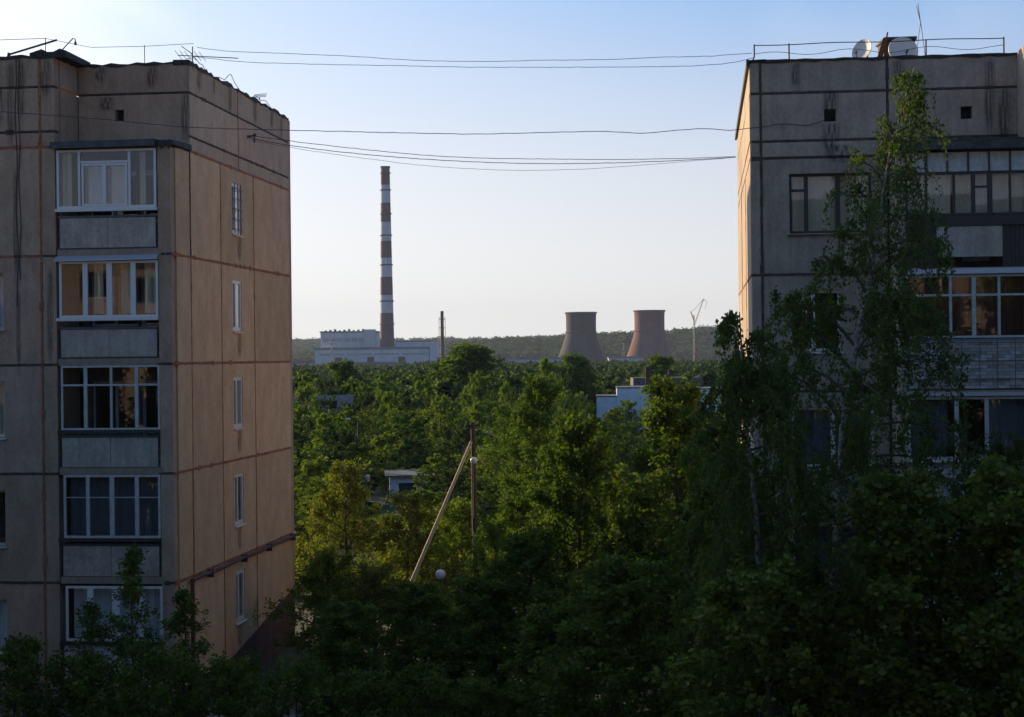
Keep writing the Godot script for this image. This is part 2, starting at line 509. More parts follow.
# cols: bar positions [u, width]; rows: [y, width, from column, to column]
func glazing(b: Node3D, T: Transform3D, called: String, r: Array, cols: Array, rows: Array, m: Material, back: float, fw := 0.06, sash := []) -> MeshInstance3D:
	var k := MB.new()
	var z0 := -back - 0.05
	var z1 := -back
	k.box(Vector3(r[0], r[2], z0), Vector3(r[0] + fw, r[3], z1))
	k.box(Vector3(r[1] - fw, r[2], z0), Vector3(r[1], r[3], z1))
	k.box(Vector3(r[0] + fw, r[2], z0 + 0.002), Vector3(r[1] - fw, r[2] + fw, z1 - 0.002))
	k.box(Vector3(r[0] + fw, r[3] - fw, z0 + 0.002), Vector3(r[1] - fw, r[3], z1 - 0.002))
	var us := [[r[0] + fw]]
	for cl in cols:
		k.box(Vector3(cl[0] - cl[1] * 0.5, r[2] + fw, z0 + 0.003), Vector3(cl[0] + cl[1] * 0.5, r[3] - fw, z1 + 0.006))
		us[us.size() - 1].append(cl[0] - cl[1] * 0.5)
		us.append([cl[0] + cl[1] * 0.5])
	us[us.size() - 1].append(r[1] - fw)
	var o: MeshInstance3D
	var panes := []
	for i in us.size():
		var ys := [[r[2] + fw]]
		for rw in rows:
			if i >= rw[2] and i <= rw[3]:
				k.box(Vector3(us[i][0], rw[0] - rw[1] * 0.5, z0 + 0.004), Vector3(us[i][1], rw[0] + rw[1] * 0.5, z1 + 0.004))
				ys[ys.size() - 1].append(rw[0] - rw[1] * 0.5)
				ys.append([rw[0] + rw[1] * 0.5])
		ys[ys.size() - 1].append(r[3] - fw)
		for y in ys:
			panes.append([us[i][0], us[i][1], y[0], y[1]])
	o = put(called, k.mesh(m), b, T)
	for i in panes.size():
		var q: Array = panes[i]
		var p := MB.new()
		var lean := rng.randf_range(-0.004, 0.004)
		p.hexa([Vector3(q[0], q[2], z0 + 0.018 + lean), Vector3(q[1], q[2], z0 + 0.018), Vector3(q[1], q[3], z0 + 0.018 - lean), Vector3(q[0], q[3], z0 + 0.018), Vector3(q[0], q[2], z0 + 0.023 + lean), Vector3(q[1], q[2], z0 + 0.023), Vector3(q[1], q[3], z0 + 0.023 - lean), Vector3(q[0], q[3], z0 + 0.023)])
		put("pane", p.mesh(M.glass), o)
		if i in sash:
			var s := MB.new()
			var f := 0.055
			s.box(Vector3(q[0], q[2], z1 - 0.01), Vector3(q[0] + f, q[3], z1 + 0.022))
			s.box(Vector3(q[1] - f, q[2], z1 - 0.01), Vector3(q[1], q[3], z1 + 0.022))
			s.box(Vector3(q[0] + f, q[2], z1 - 0.01), Vector3(q[1] - f, q[2] + f, z1 + 0.020))
			s.box(Vector3(q[0] + f, q[3] - f, z1 - 0.01), Vector3(q[1] - f, q[3], z1 + 0.020))
			put("sash", s.mesh(m), o)
	return o

func drape(o: Node3D, u0: float, u1: float, y0: float, y1: float, z: float, m: Material, sd: int, folds := 22.0) -> void:
	put("curtain", cloth(u1 - u0, y1 - y0, folds, sd).mesh(m), o, Transform3D(Basis(), Vector3(u0, y0, z)))

func window(b: Node3D, T: Transform3D, r: Array, cols: Array, rows: Array, m: Material, curtain: Material, sd: int, back := 0.12, fw := 0.06) -> MeshInstance3D:
	var o := glazing(b, T, "window", r, cols, rows, m, back, fw)
	if curtain:
		drape(o, r[0] + 0.05, r[1] - 0.05, r[2] + 0.05, r[3] - 0.04, -0.30, curtain, sd)
	var s := MB.new()
	s.hexa([Vector3(r[0] - 0.04, r[2] - 0.05, -0.12), Vector3(r[1] + 0.04, r[2] - 0.05, -0.12), Vector3(r[1] + 0.04, r[2] - 0.003, -0.12), Vector3(r[0] - 0.04, r[2] - 0.003, -0.12), Vector3(r[0] - 0.04, r[2] - 0.06, 0.07), Vector3(r[1] + 0.04, r[2] - 0.06, 0.07), Vector3(r[1] + 0.04, r[2] - 0.04, 0.07), Vector3(r[0] - 0.04, r[2] - 0.04, 0.07)])
	put("sill", s.mesh(m), o)
	return o

func stain(b: Node3D, T: Transform3D, u: float, y_top: float, w: float, h: float) -> void:
	var q := QuadMesh.new()
	q.size = Vector2(w, h)
	q.material = M.stain
	var o := put("grime_stain", q, b, T * Transform3D(Basis(), Vector3(u, y_top - h * 0.5, 0.012)))
	o.set_meta("label", "dark grime run down the panel")

func rough_cap(b: Node3D, T: Transform3D, u0: float, u1: float, y: float, thick: float, m: Material, bump := 0.05) -> void:
	# bitumen felt folded over the parapet, with an uneven edge
	var k := MB.new()
	var n := maxi(3, int((u1 - u0) / 0.22))
	var hs := []
	var ds := []
	for i in n + 1:
		hs.append(rng.randf_range(-bump * 0.4, bump))
		ds.append(rng.randf_range(0.01, 0.07))
	for i in n:
		var a := lerpf(u0, u1, i / float(n))
		var e := lerpf(u0, u1, (i + 1) / float(n))
		k.hexa([Vector3(a, y - ds[i], -thick), Vector3(e, y - ds[i + 1], -thick), Vector3(e, y + 0.03 + hs[i + 1], -thick), Vector3(a, y + 0.03 + hs[i], -thick), Vector3(a, y - ds[i], 0.03), Vector3(e, y - ds[i + 1], 0.03), Vector3(e, y + 0.02 + hs[i + 1], 0.03), Vector3(a, y + 0.02 + hs[i], 0.03)])
	put("parapet_cap", k.mesh(m), b, T)

const LEVELS := [0.0, 2.8, 5.6, 8.4, 11.2, 14.0]

# ------------------------------------------------------------------ the block on the left
func left_block() -> Node3D:
	var b := thing("apartment_building", "five storey panel block with bare ochre gable wall, left of the gap", "apartment building", Vector3(-8.448, 0.740, -44.859), -0.1142)
	var zf := 1.553
	var X0 := -22.0
	var G := frame(Vector3(0, 0, 0), Vector3(0, 0, -1), Vector3(1, 0, 0))          # gable: u runs away from the viewer
	var F := frame(Vector3(0, 0, zf), Vector3(1, 0, 0), Vector3(0, 0, 1))          # loggia front and forward section
	var R := frame(Vector3(0, 0, 0), Vector3(1, 0, 0), Vector3(0, 0, 1))           # recessed wall behind the loggias
	var cols := [0.0, 2.816, 6.30, 10.67]
	for s in 5:
		var y: float = LEVELS[s]
		for k in 3:
			var holes := []
			if k == 1:
				holes = [[3.95, 4.90, y + 0.92, y + 2.38]]
			panel(b, G, cols[k], cols[k + 1], y, y + 2.8, M.ochre, holes)
		panel(b, G, -zf + 0.30, 0.0, y, y + 2.8, M.ochre, [], 0.3, "loggia_wall")
		# pier: front end of the loggia side wall
		panel(b, F, -0.40, 0.0, y, y + 2.8, M.concrete_warm, [], 0.30, "loggia_pier")
		seal(b, G, -0.036, 0.036, y, y + 2.8, M.mastic if s < 4 else M.mastic_dark)
		for k in [1, 2]:
			seal(b, G, cols[k] - 0.036, cols[k] + 0.036, y, y + 2.8, M.mastic)
		if s > 0:
			seal(b, G, -zf, 10.64, y - 0.034, y + 0.034, M.mastic)
			seal(b, F, -0.42, -0.03, y - 0.026, y + 0.026, M.mastic_dark)
		var w := window(b, G, [3.95, 4.90, y + 0.92, y + 2.38], [[4.30, 0.10]], [], M.upvc, M.curtain_white, 10 + s, 0.02, 0.10)
		stain(b, G, 4.3 + 0.1 * s, y + 0.86, 0.5, 0.8)
		if s == 4:
			var gr := MB.new()
			for i in 5:
				gr.bar(Vector3(3.93, y + 1.05 + i * 0.29, 0.05), Vector3(4.92, y + 1.05 + i * 0.29, 0.05), 0.02, 0.025)
			for i in 3:
				gr.bar(Vector3(4.1 + i * 0.33, y + 0.93, 0.05), Vector3(4.1 + i * 0.33, y + 2.38, 0.05), 0.02, 0.02)
			put("grille", gr.mesh(M.steel), w)
	seal(b, G, 0.0, 10.64, 14.0 - 0.034, 14.0 + 0.034, M.mastic)
	# attic rows on the gable
	for rw in [[14.0, 14.4], [14.4, 15.55], [15.55, 16.35]]:
		panel(b, G, 0.0, 4.70, rw[0], rw[1], M.attic)
		panel(b, G, 4.70, 10.67, rw[0], rw[1], M.attic)
		seal(b, G, 4.68, 4.72, rw[0], rw[1], M.mastic)
	seal(b, G, 0.0, 10.64, 14.38, 14.42, M.mastic_dark)
	seal(b, G, 0.0, 10.64, 15.53, 15.57, M.mastic_dark)
	rough_cap(b, G, -0.02, 10.69, 16.33, 0.42, M.bitumen, 0.07)
	for q in [[0.9, 0.5, 0.7], [2.3, 0.3, 0.6], [3.9, 0.4, 0.9], [6.6, 0.5, 0.8], [8.6, 0.4, 0.7], [9.8, 0.3, 0.9]]:
		stain(b, G, q[0], 16.34, q[1], q[2])
	# recessed attic wall above the loggias
	panel(b, R, -3.05, 0.0, 14.0, 15.55, M.concrete_warm, [[-2.02, -1.78, 14.84, 15.14]])
	panel(b, R, -3.05, 0.0, 15.55, 16.35, M.concrete_warm)
	seal(b, R, -3.05, 0.0, 15.53, 15.57, M.mastic_dark)
	rough_cap(b, R, -3.05, 0.02, 16.33, 0.42, M.bitumen, 0.05)
	boxed("vent", b, M.black, Vector3(-2.04, 14.82, -0.32), Vector3(-1.76, 15.16, -0.25))
	for q in [[-2.25, 15.5, 0.5, 0.45], [-1.0, 16.3, 0.35, 0.7], [-2.4, 16.3, 0.4, 0.5], [-0.1, 15.6, 0.3, 1.5]]:
		stain(b, R, q[0], q[1], q[2], q[3])
	# forward section of the front
	for s in 5:
		var y: float = LEVELS[s]
		panel(b, F, -3.47, -3.05, y, y + 2.8, M.concrete_warm)
		for k in 4:
			var u1 := -3.47 - k * 3.6
			var h := [u1 - 2.55, u1 - 1.03, y + 0.95, y + 2.38]
			if s == 4:
				h = [u1 - 2.75, u1 - 1.23, y + 0.95, y + 2.38]
			panel(b, F, u1 - 3.6, u1, y, y + 2.8, M.concrete_warm, [h])
			window(b, F, h, [[(h[0] + h[1]) * 0.5, 0.09]], [], M.upvc if (s + k) % 2 == 0 else M.old_white, [M.curtain_white, null, M.curtain_cream][(s + k) % 3], 30 + s * 4 + k)
			seal(b, F, u1 - 0.026, u1 + 0.026, y, y + 2.8, M.mastic if k == 0 else M.mastic_dark)
		if s > 0:
			seal(b, F, -3.44, -3.06, y - 0.026, y + 0.026, M.mastic_dark)
			seal(b, F, -17.9, -3.5, y - 0.028, y + 0.028, M.mastic if s > 3 else M.mastic_dark)
	for rw in [[14.0, 14.4], [14.4, 15.55], [15.55, 16.35]]:
		panel(b, F, -3.47, -3.05, rw[0], rw[1], M.concrete_warm)
		for k in 4:
			panel(b, F, -7.07 - k * 3.6, -3.47 - k * 3.6, rw[0], rw[1], M.concrete_warm)
		seal(b, F, -3.50, -3.44, rw[0], rw[1], M.mastic)
		seal(b, F, -17.9, -3.06, rw[0] - 0.026, rw[0] + 0.026, M.mastic if rw[0] < 14.1 else M.mastic_dark)
	rough_cap(b, F, -17.87, -3.03, 16.33, 0.5, M.bitumen, 0.05)
	# return wall of the forward section
	var RT := frame(Vector3(-3.05, 0, 0), Vector3(0, 0, -1), Vector3(1, 0, 0))
	for rw in [[14.0, 15.55], [15.55, 16.35]]:
		panel(b, RT, -zf + 0.31, 0.32, rw[0], rw[1], M.concrete_warm)
	panel(b, RT, -zf + 0.31, 0.0, 0.0, 14.0, M.concrete_warm, [], 0.3, "loggia_wall")
	rough_cap(b, RT, -zf, 0.0, 16.33, 0.5, M.bitumen, 0.05)
	var hump := MB.new()
	for i in 6:
		var a := -3.72 + i * 0.16
		hump.hexa([Vector3(a, 16.30, -0.2), Vector3(a + 0.165, 16.30, -0.2), Vector3(a + 0.165, 16.45, -0.2), Vector3(a, 16.45, -0.2), Vector3(a, 16.30, zf + 0.02), Vector3(a + 0.165, 16.30, zf + 0.02), Vector3(a + 0.165, 16.47 + 0.05 * sin(i * 1.9), zf + 0.02), Vector3(a, 16.47 + 0.05 * sin(i * 1.9 - 1.9), zf + 0.02)])
	put("parapet_cap", hump.mesh(M.bitumen), b)
	for q in [[-4.25, 16.3, 0.25, 2.6], [-3.95, 16.3, 0.2, 1.9], [-3.3, 16.3, 0.35, 1.2], [-4.15, 13.6, 0.16, 3.6], [-3.25, 11.0, 0.2, 3.0], [-4.6, 15.6, 0.5, 1.2], [-4.1, 10.4, 0.14, 2.6]]:
		stain(b, F, q[0], q[1], q[2], q[3])
	# hidden shell: back, far end, roof, floors, partition
	boxed("rear_wall", b, M.concrete_warm, Vector3(-18.0, -1.5, -10.99), Vector3(-0.01, 16.3, -10.68))
	boxed("end_wall", b, M.concrete_warm, Vector3(-18.4, -1.5, -10.99), Vector3(-18.05, 16.3, zf))
	boxed("shade_section", b, M.concrete_warm, Vector3(-64.0, -1.5, -10.9), Vector3(-18.45, 16.3, zf - 0.02))  # plain unseen length of the block, added to shade the block opposite
	boxed("roof", b, M.roofing, Vector3(-18.0, 14.3, -10.66), Vector3(-0.32, 14.55, -0.32))
	boxed("roof", b, M.roofing, Vector3(-18.0, 14.3, -0.31), Vector3(-3.40, 14.55, zf - 0.32))
	for s in 6:
		boxed("floor_slab", b, M.slab, Vector3(-18.0, LEVELS[s] - 0.2, -10.6), Vector3(-0.31, LEVELS[s] + 0.02, -0.31))
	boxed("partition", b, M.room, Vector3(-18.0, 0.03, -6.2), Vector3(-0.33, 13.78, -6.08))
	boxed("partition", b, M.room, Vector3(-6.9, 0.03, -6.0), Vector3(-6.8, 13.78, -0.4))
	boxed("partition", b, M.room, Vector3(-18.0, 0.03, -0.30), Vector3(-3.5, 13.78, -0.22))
	# loggias
	for s in 5:
		loggia_left(b, F, s)
	# plinth: low at the near corner, stepping up with the bank
	var p := MB.new()
	p.hexa([Vector3(-0.3, -2.0, -10.67), Vector3(0.06, -2.0, -10.67), Vector3(0.06, 1.0, -10.67), Vector3(-0.3, 1.0, -10.67), Vector3(-0.3, -2.0, zf + 0.05), Vector3(0.06, -2.0, zf + 0.05), Vector3(0.06, -0.66, zf + 0.05), Vector3(-0.3, -0.66, zf + 0.05)])
	put("plinth", p.mesh(M.plinth), b)
	boxed("plinth", b, M.slab, Vector3(-18.0, -2.0, zf - 0.28), Vector3(-0.31, -0.01, zf + 0.03))
	# gas pipe on the gable
	var pp := MB.new()
	var pts := []
	for i in 13:
		pts.append(Vector3(0.11, 2.74 + 0.012 * sin(i * 1.7), lerpf(0.50, -11.05, i / 12.0)))
	pp.tube(pts, [0.055], 8)
	pp.tube([Vector3(0.11, 2.74, 0.50), Vector3(0.11, 2.66, 0.54), Vector3(0.11, -0.7, 0.54)], [0.045], 8)
	var gp := put("gas_pipe", pp.mesh(M.rust), b)
	for z in [-1.2, -4.6, -7.4, -10.4]:
		boxed("bracket", gp, M.steel, Vector3(0.0, 2.60, z - 0.025), Vector3(0.18, 2.82, z + 0.025))
	for q in [[6.2, 1.4, 0.3, 1.2], [5.9, 1.2, 0.25, 0.9]]:
		stain(b, G, q[0], q[1], q[2], q[3])
	return b

func loggia_left(b: Node3D, F: Transform3D, s: int) -> void:
	var y: float = LEVELS[s]
	var a := -3.03
	var e := -0.40
	boxed("loggia_slab", b, M.slab, Vector3(a - 0.01, y - 0.02, 0.0), Vector3(e + 0.1, y + 0.15, 1.553 + 0.01))
	if s == 0:
		boxed("loggia_slab", b, M.slab, Vector3(a, y - 1.5, 0.3), Vector3(e, y - 0.03, 1.545))
	# wall of the flat behind, with a balcony door and window
	var R := frame(Vector3(0, 0, 0), Vector3(1, 0, 0), Vector3(0, 0, 1))
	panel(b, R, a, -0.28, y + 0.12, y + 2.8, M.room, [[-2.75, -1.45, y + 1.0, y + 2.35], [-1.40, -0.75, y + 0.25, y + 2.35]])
	glazing(b, R, "balcony_window", [-2.75, -1.45, y + 1.0, y + 2.35], [[-2.1, 0.08]], [], M.old_white, 0.12)
	glazing(b, R, "balcony_door", [-1.40, -0.75, y + 0.25, y + 2.35], [], [[y + 1.0, 0.1, 0, 0]], M.old_white, 0.12, 0.09)
	var low := [1.31, 1.15, 1.12, 1.20, 1.20][s] + y as float
	var top := [2.72, 2.77, 2.77, 2.64, 2.70][s] + y as float
	var g: MeshInstance3D
	var T := F
	if s == 4:
		g = glazing(b, T, "loggia_glazing", [a, e, low, top], [[-2.43, 0.06], [-1.10, 0.07]], [[top - 0.32, 0.06, 1, 1]], M.upvc, -0.03, 0.06)
		var g2 := glazing(b, T, "loggia_sash", [-2.36, -1.15, low + 0.05, top - 0.36], [[-1.76, 0.10]], [], M.upvc, -0.045, 0.055)
		drape(g2, -2.30, -1.80, low + 0.12, top - 0.40, -0.30, M.curtain_white, 3)
		drape(g2, -1.70, -1.22, low + 0.12, top - 0.40, -0.32, M.curtain_white, 4)
		drape(g, -2.98, -2.72, low + 0.06, top - 0.05, -0.25, M.curtain_cream, 5)
		drape(g, -0.95, -0.78, low + 0.06, top - 0.05, -0.3, M.curtain_cream, 6)
	elif s == 3:
		g = glazing(b, T, "loggia_glazing", [a + 0.04, e + 0.02, low, top], [[-2.30, 0.13], [-1.66, 0.15], [-1.03, 0.13]], [], M.upvc, -0.03, 0.06)
		drape(g, -2.2, -1.95, low + 0.1, top - 0.05, -0.35, M.curtain_cream, 7)
		drape(g, -1.5, -1.2, low + 0.1, top - 0.05, -0.4, M.curtain_cream, 8)
		drape(g, -0.85, -0.55, low + 0.1, top - 0.05, -0.3, M.curtain_cream, 9)
	elif s == 2:
		g = glazing(b, T, "loggia_glazing", [a + 0.05, e + 0.03, low, top], [[-2.33, 0.09], [-1.65, 0.06], [-0.98, 0.09]], [[top - 0.50, 0.05, 0, 3]], M.old_white, -0.01, 0.05)
	elif s == 1:
		g = glazing(b, T, "loggia_glazing", [a + 0.09, e + 0.02, low, top], [[-2.30, 0.09], [-1.66, 0.12], [-1.0, 0.10]], [[top - 0.58, 0.02, 0, 3]], M.old_white, -0.01, 0.06)
		drape(g, -2.9, -0.5, low + 0.05, top - 0.05, -0.3, M.curtain_grey, 11)
	else:
		g = glazing(b, T, "loggia_glazing", [a + 0.12, e + 0.05, low, top], [[-2.26, 0.16], [-1.58, 0.2], [-0.9, 0.14]], [], M.upvc, -0.02, 0.06)
		drape(g, -2.82, -0.4, low + 0.05, top - 0.05, -0.28, M.curtain_white, 12)
	# sill, railing panel
	boxed("sill", b, M.upvc if s > 2 else M.brown_wood, Vector3(a - 0.03, low - 0.085, 1.45), Vector3(e + 0.03, low - 0.004, 1.553 + 0.10))
	var pl := MB.new()
	var p0: float = y + [0.02, 0.17, 0.17, 0.19, 0.19][s]
	var p1: float = y + [1.20, 0.94, 0.92, 0.89, 0.95][s]
	pl.box(Vector3(a + 0.06, p0, 1.48), Vector3(-1.70, p1, 1.548))
	pl.box(Vector3(-1.69, p0, 1.48), Vector3(e - 0.04, p1 - 0.005, 1.544))
	put("railing_panel", pl.mesh(M.white_sheet if s == 0 else M.sheet), b)
	var rl := MB.new()
	rl.bar(Vector3(a, p1 + 0.04, 1.5), Vector3(e, p1 + 0.04, 1.5), 0.05, 0.05)
	rl.bar(Vector3(a, p0 - 0.01, 1.5), Vector3(e, p0 - 0.01, 1.5), 0.04, 0.03)
	for i in 14:
		var x := lerpf(a + 0.02, e - 0.02, i / 13.0)
		rl.bar(Vector3(x, p0 - 0.02, 1.465), Vector3(x, p1 + 0.05, 1.465), 0.02, 0.02)
	put("railing", rl.mesh(M.steel), b)
	if s == 4:
		var aw := MB.new()
		aw.hexa([Vector3(a - 0.1, y + 2.76, 1.50), Vector3(e + 0.02, y + 2.78, 1.50), Vector3(e + 0.02, y + 2.98, 0.0), Vector3(a - 0.1, y + 2.98, 0.0), Vector3(a - 0.1, y + 2.72, 1.80), Vector3(e + 0.02, y + 2.74, 1.80), Vector3(e + 0.02, y + 2.92, 1.74), Vector3(a - 0.1, y + 2.90, 1.74)])
		put("loggia_roof", aw.mesh(M.roofing), b)
		var bt := MB.new()
		for i in 7:
			var x := e + 0.02 + i * 0.062
			bt.hexa([Vector3(x, y + 2.80, 0.0), Vector3(x + 0.07, y + 2.80, 0.0), Vector3(x + 0.07, y + 2.96, 0.0), Vector3(x, y + 2.96, 0.0), Vector3(x, y + 2.72 + 0.06 * sin(i * 2.1), 1.62), Vector3(x + 0.07, y + 2.74 + 0.06 * sin(i * 2.1 + 2.1), 1.62), Vector3(x + 0.07, y + 2.90, 1.60), Vector3(x, y + 2.90 + 0.03 * sin(i * 3.0), 1.60)])
		put("bitumen_flashing", bt.mesh(M.bitumen), b)
	if s == 3:
		var aw := MB.new()
		aw.hexa([Vector3(a - 0.05, y + 2.66, 1.56), Vector3(e + 0.04, y + 2.68, 1.56), Vector3(e + 0.04, y + 2.80, 1.56), Vector3(a - 0.05, y + 2.78, 1.56), Vector3(a - 0.05, y + 2.64, 1.72), Vector3(e + 0.04, y + 2.66, 1.72), Vector3(e + 0.04, y + 2.68, 1.72), Vector3(a - 0.05, y + 2.66, 1.72)])
		put("awning", aw.mesh(M.tin), b)

# ------------------------------------------------------------------ the block on the right
func right_block() -> Node3D:
	var b := thing("apartment_building", "five storey panel block with dish aerials on roof, behind the birch", "apartment building", Vector3(5.772, -0.086, -40.831), -0.111)
	var zf := 1.553
	var G := frame(Vector3(0, 0, 0), Vector3(0, 0, -1), Vector3(-1, 0, 0))
	var F := frame(Vector3(0, 0, 0), Vector3(1, 0, 0), Vector3(0, 0, 1))
	var L := frame(Vector3(0, 0, zf), Vector3(1, 0, 0), Vector3(0, 0, 1))
	var cols := [0.0, 4.4, 8.8, 14.0]
	for s in 5:
		var y: float = LEVELS[s]
		for k in 3:
			panel(b, G, cols[k], cols[k + 1], y, y + 2.8, M.cream_wall)
		for k in [1, 2]:
			seal(b, G, cols[k] - 0.036, cols[k] + 0.036, y, y + 2.8, M.mastic)
		if s > 0:
			seal(b, G, 0.0, 13.97, y - 0.03, y + 0.03, M.mastic)
		var h := [0.92, 2.86, y + 0.98, y + 2.41]
		if s == 3:
			h = [0.91, 2.10, y + 0.96, y + 2.41]
		panel(b, F, 0.0, 0.26, y, y + 2.8, M.concrete)
		panel(b, F, 0.26, 3.25, y, y + 2.8, M.concrete, [h])
		seal(b, F, 0.236, 0.284, y, y + 2.8, M.mastic_dark)
		seal(b, F, 0.02, 3.25, y - 0.028, y + 0.028, M.mastic_dark)
		if s == 4:
			window(b, F, h, [[1.32, 0.10], [2.07, 0.11]], [[y + 2.02, 0.06, 0, 0]], M.brown_wood, M.curtain_cream, 60)
		elif s == 3:
			var w := window(b, F, h, [[1.46, 0.09]], [[y + 1.92, 0.07, 0, 0]], M.upvc, null, 61)
			boxed("blind", w, M.curtain_white, Vector3(0.97, y + 1.97, -0.2), Vector3(1.41, y + 2.35, -0.19))
		else:
			window(b, F, h, [[1.9, 0.1]], [], M.upvc, M.curtain_grey, 62 + s)
		# loggia bay
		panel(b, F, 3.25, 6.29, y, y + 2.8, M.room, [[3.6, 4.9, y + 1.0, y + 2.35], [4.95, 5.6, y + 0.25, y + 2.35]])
		glazing(b, F, "balcony_window", [3.6, 4.9, y + 1.0, y + 2.35], [[4.25, 0.08]], [], M.old_white, 0.12)
		glazing(b, F, "balcony_door", [4.95, 5.6, y + 0.25, y + 2.35], [], [[y + 1.0, 0.1, 0, 0]], M.old_white, 0.12, 0.09)
		boxed("loggia_wall", b, M.concrete, Vector3(3.28, y + 0.03, 0.01), Vector3(3.46, y + 2.77, zf))
		boxed("loggia_slab", b, M.slab, Vector3(3.26, y - 0.13, 0.01), Vector3(6.27, y + 0.029, zf + 0.02))
	# attic
	for rw in [[14.0, 14.4], [14.4, 15.55], [15.55, 16.35]]:
		for k in 3:
			panel(b, G, cols[k], cols[k + 1], rw[0], rw[1], M.cream_wall)
		panel(b, F, 0.0, 0.26, rw[0], rw[1], M.concrete)
		seal(b, F, 0.236, 0.284, rw[0], rw[1], M.mastic_dark)
		for k in 2:
			var holes := []
			if rw[0] == 14.4:
				holes = [[1.76, 2.04, 14.84, 15.14]] if k == 0 else [[4.95, 5.22, 14.82, 15.12]]
			panel(b, F, [0.26, 3.25][k], [3.25, 6.29][k], rw[0], rw[1], M.concrete, holes)
		seal(b, F, 0.02, 6.28, rw[0] - 0.024, rw[0] + 0.024, M.mastic_dark)
		seal(b, F, 3.235, 3.265, rw[0], rw[1], M.mastic_dark)
	rough_cap(b, F, -0.03, 6.30, 16.33, 0.4, M.bitumen, 0.02)
	rough_cap(b, G, -0.03, 14.05, 16.33, 0.4, M.bitumen, 0.02)
	boxed("parapet_cap", b, M.roofing, Vector3(-0.07, 16.20, -14.0), Vector3(-0.012, 16.37, 0.05))
	for x in [1.9, 5.08]:
		boxed("vent", b, M.black, Vector3(x - 0.18, 14.80, -0.32), Vector3(x + 0.18, 15.16, -0.24))
	for q in [[1.92, 15.6, 0.42, 0.75], [1.9, 14.85, 0.5, 0.9], [5.62, 16.32, 0.3, 2.2], [5.95, 15.6, 0.35, 1.6], [2.1, 14.3, 0.8, 0.5], [3.5, 16.3, 0.3, 0.9], [1.1, 16.3, 0.25, 0.7]]:
		stain(b, F, q[0], q[1], q[2], q[3])
	# next forward section of the front, from the corner on
	for s in 5:
		var y: float = LEVELS[s]
		for k in 3:
			var u := 6.30 + k * 3.6
			panel(b, L, u, u + 3.6, y, y + 2.8, M.concrete, [[u + 1.0, u + 2.6, y + 0.95, y + 2.38]])
			window(b, L, [u + 1.0, u + 2.6, y + 0.95, y + 2.38], [[u + 1.8, 0.09]], [], M.upvc, M.curtain_white, 80 + s * 3 + k)
		seal(b, L, 6.31, 17.0, y - 0.026, y + 0.026, M.mastic_dark)
	for rw in [[14.0, 14.4], [14.4, 15.55], [15.55, 16.38]]:
		for k in 3:
			panel(b, L, 6.30 + k * 3.6, 9.9 + k * 3.6, rw[0], rw[1], M.concrete)
	rough_cap(b, L, 6.28, 17.1, 16.36, 0.5, M.bitumen, 0.03)
	boxed("loggia_wall", b, M.concrete, Vector3(6.262, 0.0, -0.30), Vector3(6.6, 16.36, zf - 0.31))
	# shell
	boxed("rear_wall", b, M.concrete, Vector3(0.01, -1.5, -14.3), Vector3(17.1, 16.3, -14.01))
	boxed("end_wall", b, M.concrete, Vector3(17.12, -1.5, -14.3), Vector3(17.4, 16.3, zf))
	boxed("roof", b, M.roofing, Vector3(0.31, 14.3, -14.0), Vector3(17.1, 15.3, -0.32))
	boxed("roof", b, M.roofing, Vector3(6.62, 14.3, -0.31), Vector3(17.1, 15.3, zf - 0.32))
	for s in 6:
		boxed("floor_slab", b, M.slab, Vector3(0.31, LEVELS[s] - 0.2, -13.9), Vector3(17.1, LEVELS[s] + 0.02, -0.31))
	boxed("partition", b, M.room, Vector3(0.32, 0.03, -5.0), Vector3(17.0, 13.78, -4.88))
	boxed("partition", b, M.room, Vector3(3.2, 0.03, -4.8), Vector3(3.3, 13.78, -0.35))
	boxed("partition", b, M.room, Vector3(6.7, 0.03, -0.30), Vector3(17.0, 13.78, -0.22))
	boxed("plinth", b, M.plinth, Vector3(0.03, -2.0, -14.0), Vector3(17.1, -0.01, -0.02))
	boxed("plinth", b, M.plinth, Vector3(3.27, -2.0, -0.01), Vector3(17.1, -0.15, zf - 0.02))
	loggias_right(b, L)
	return b

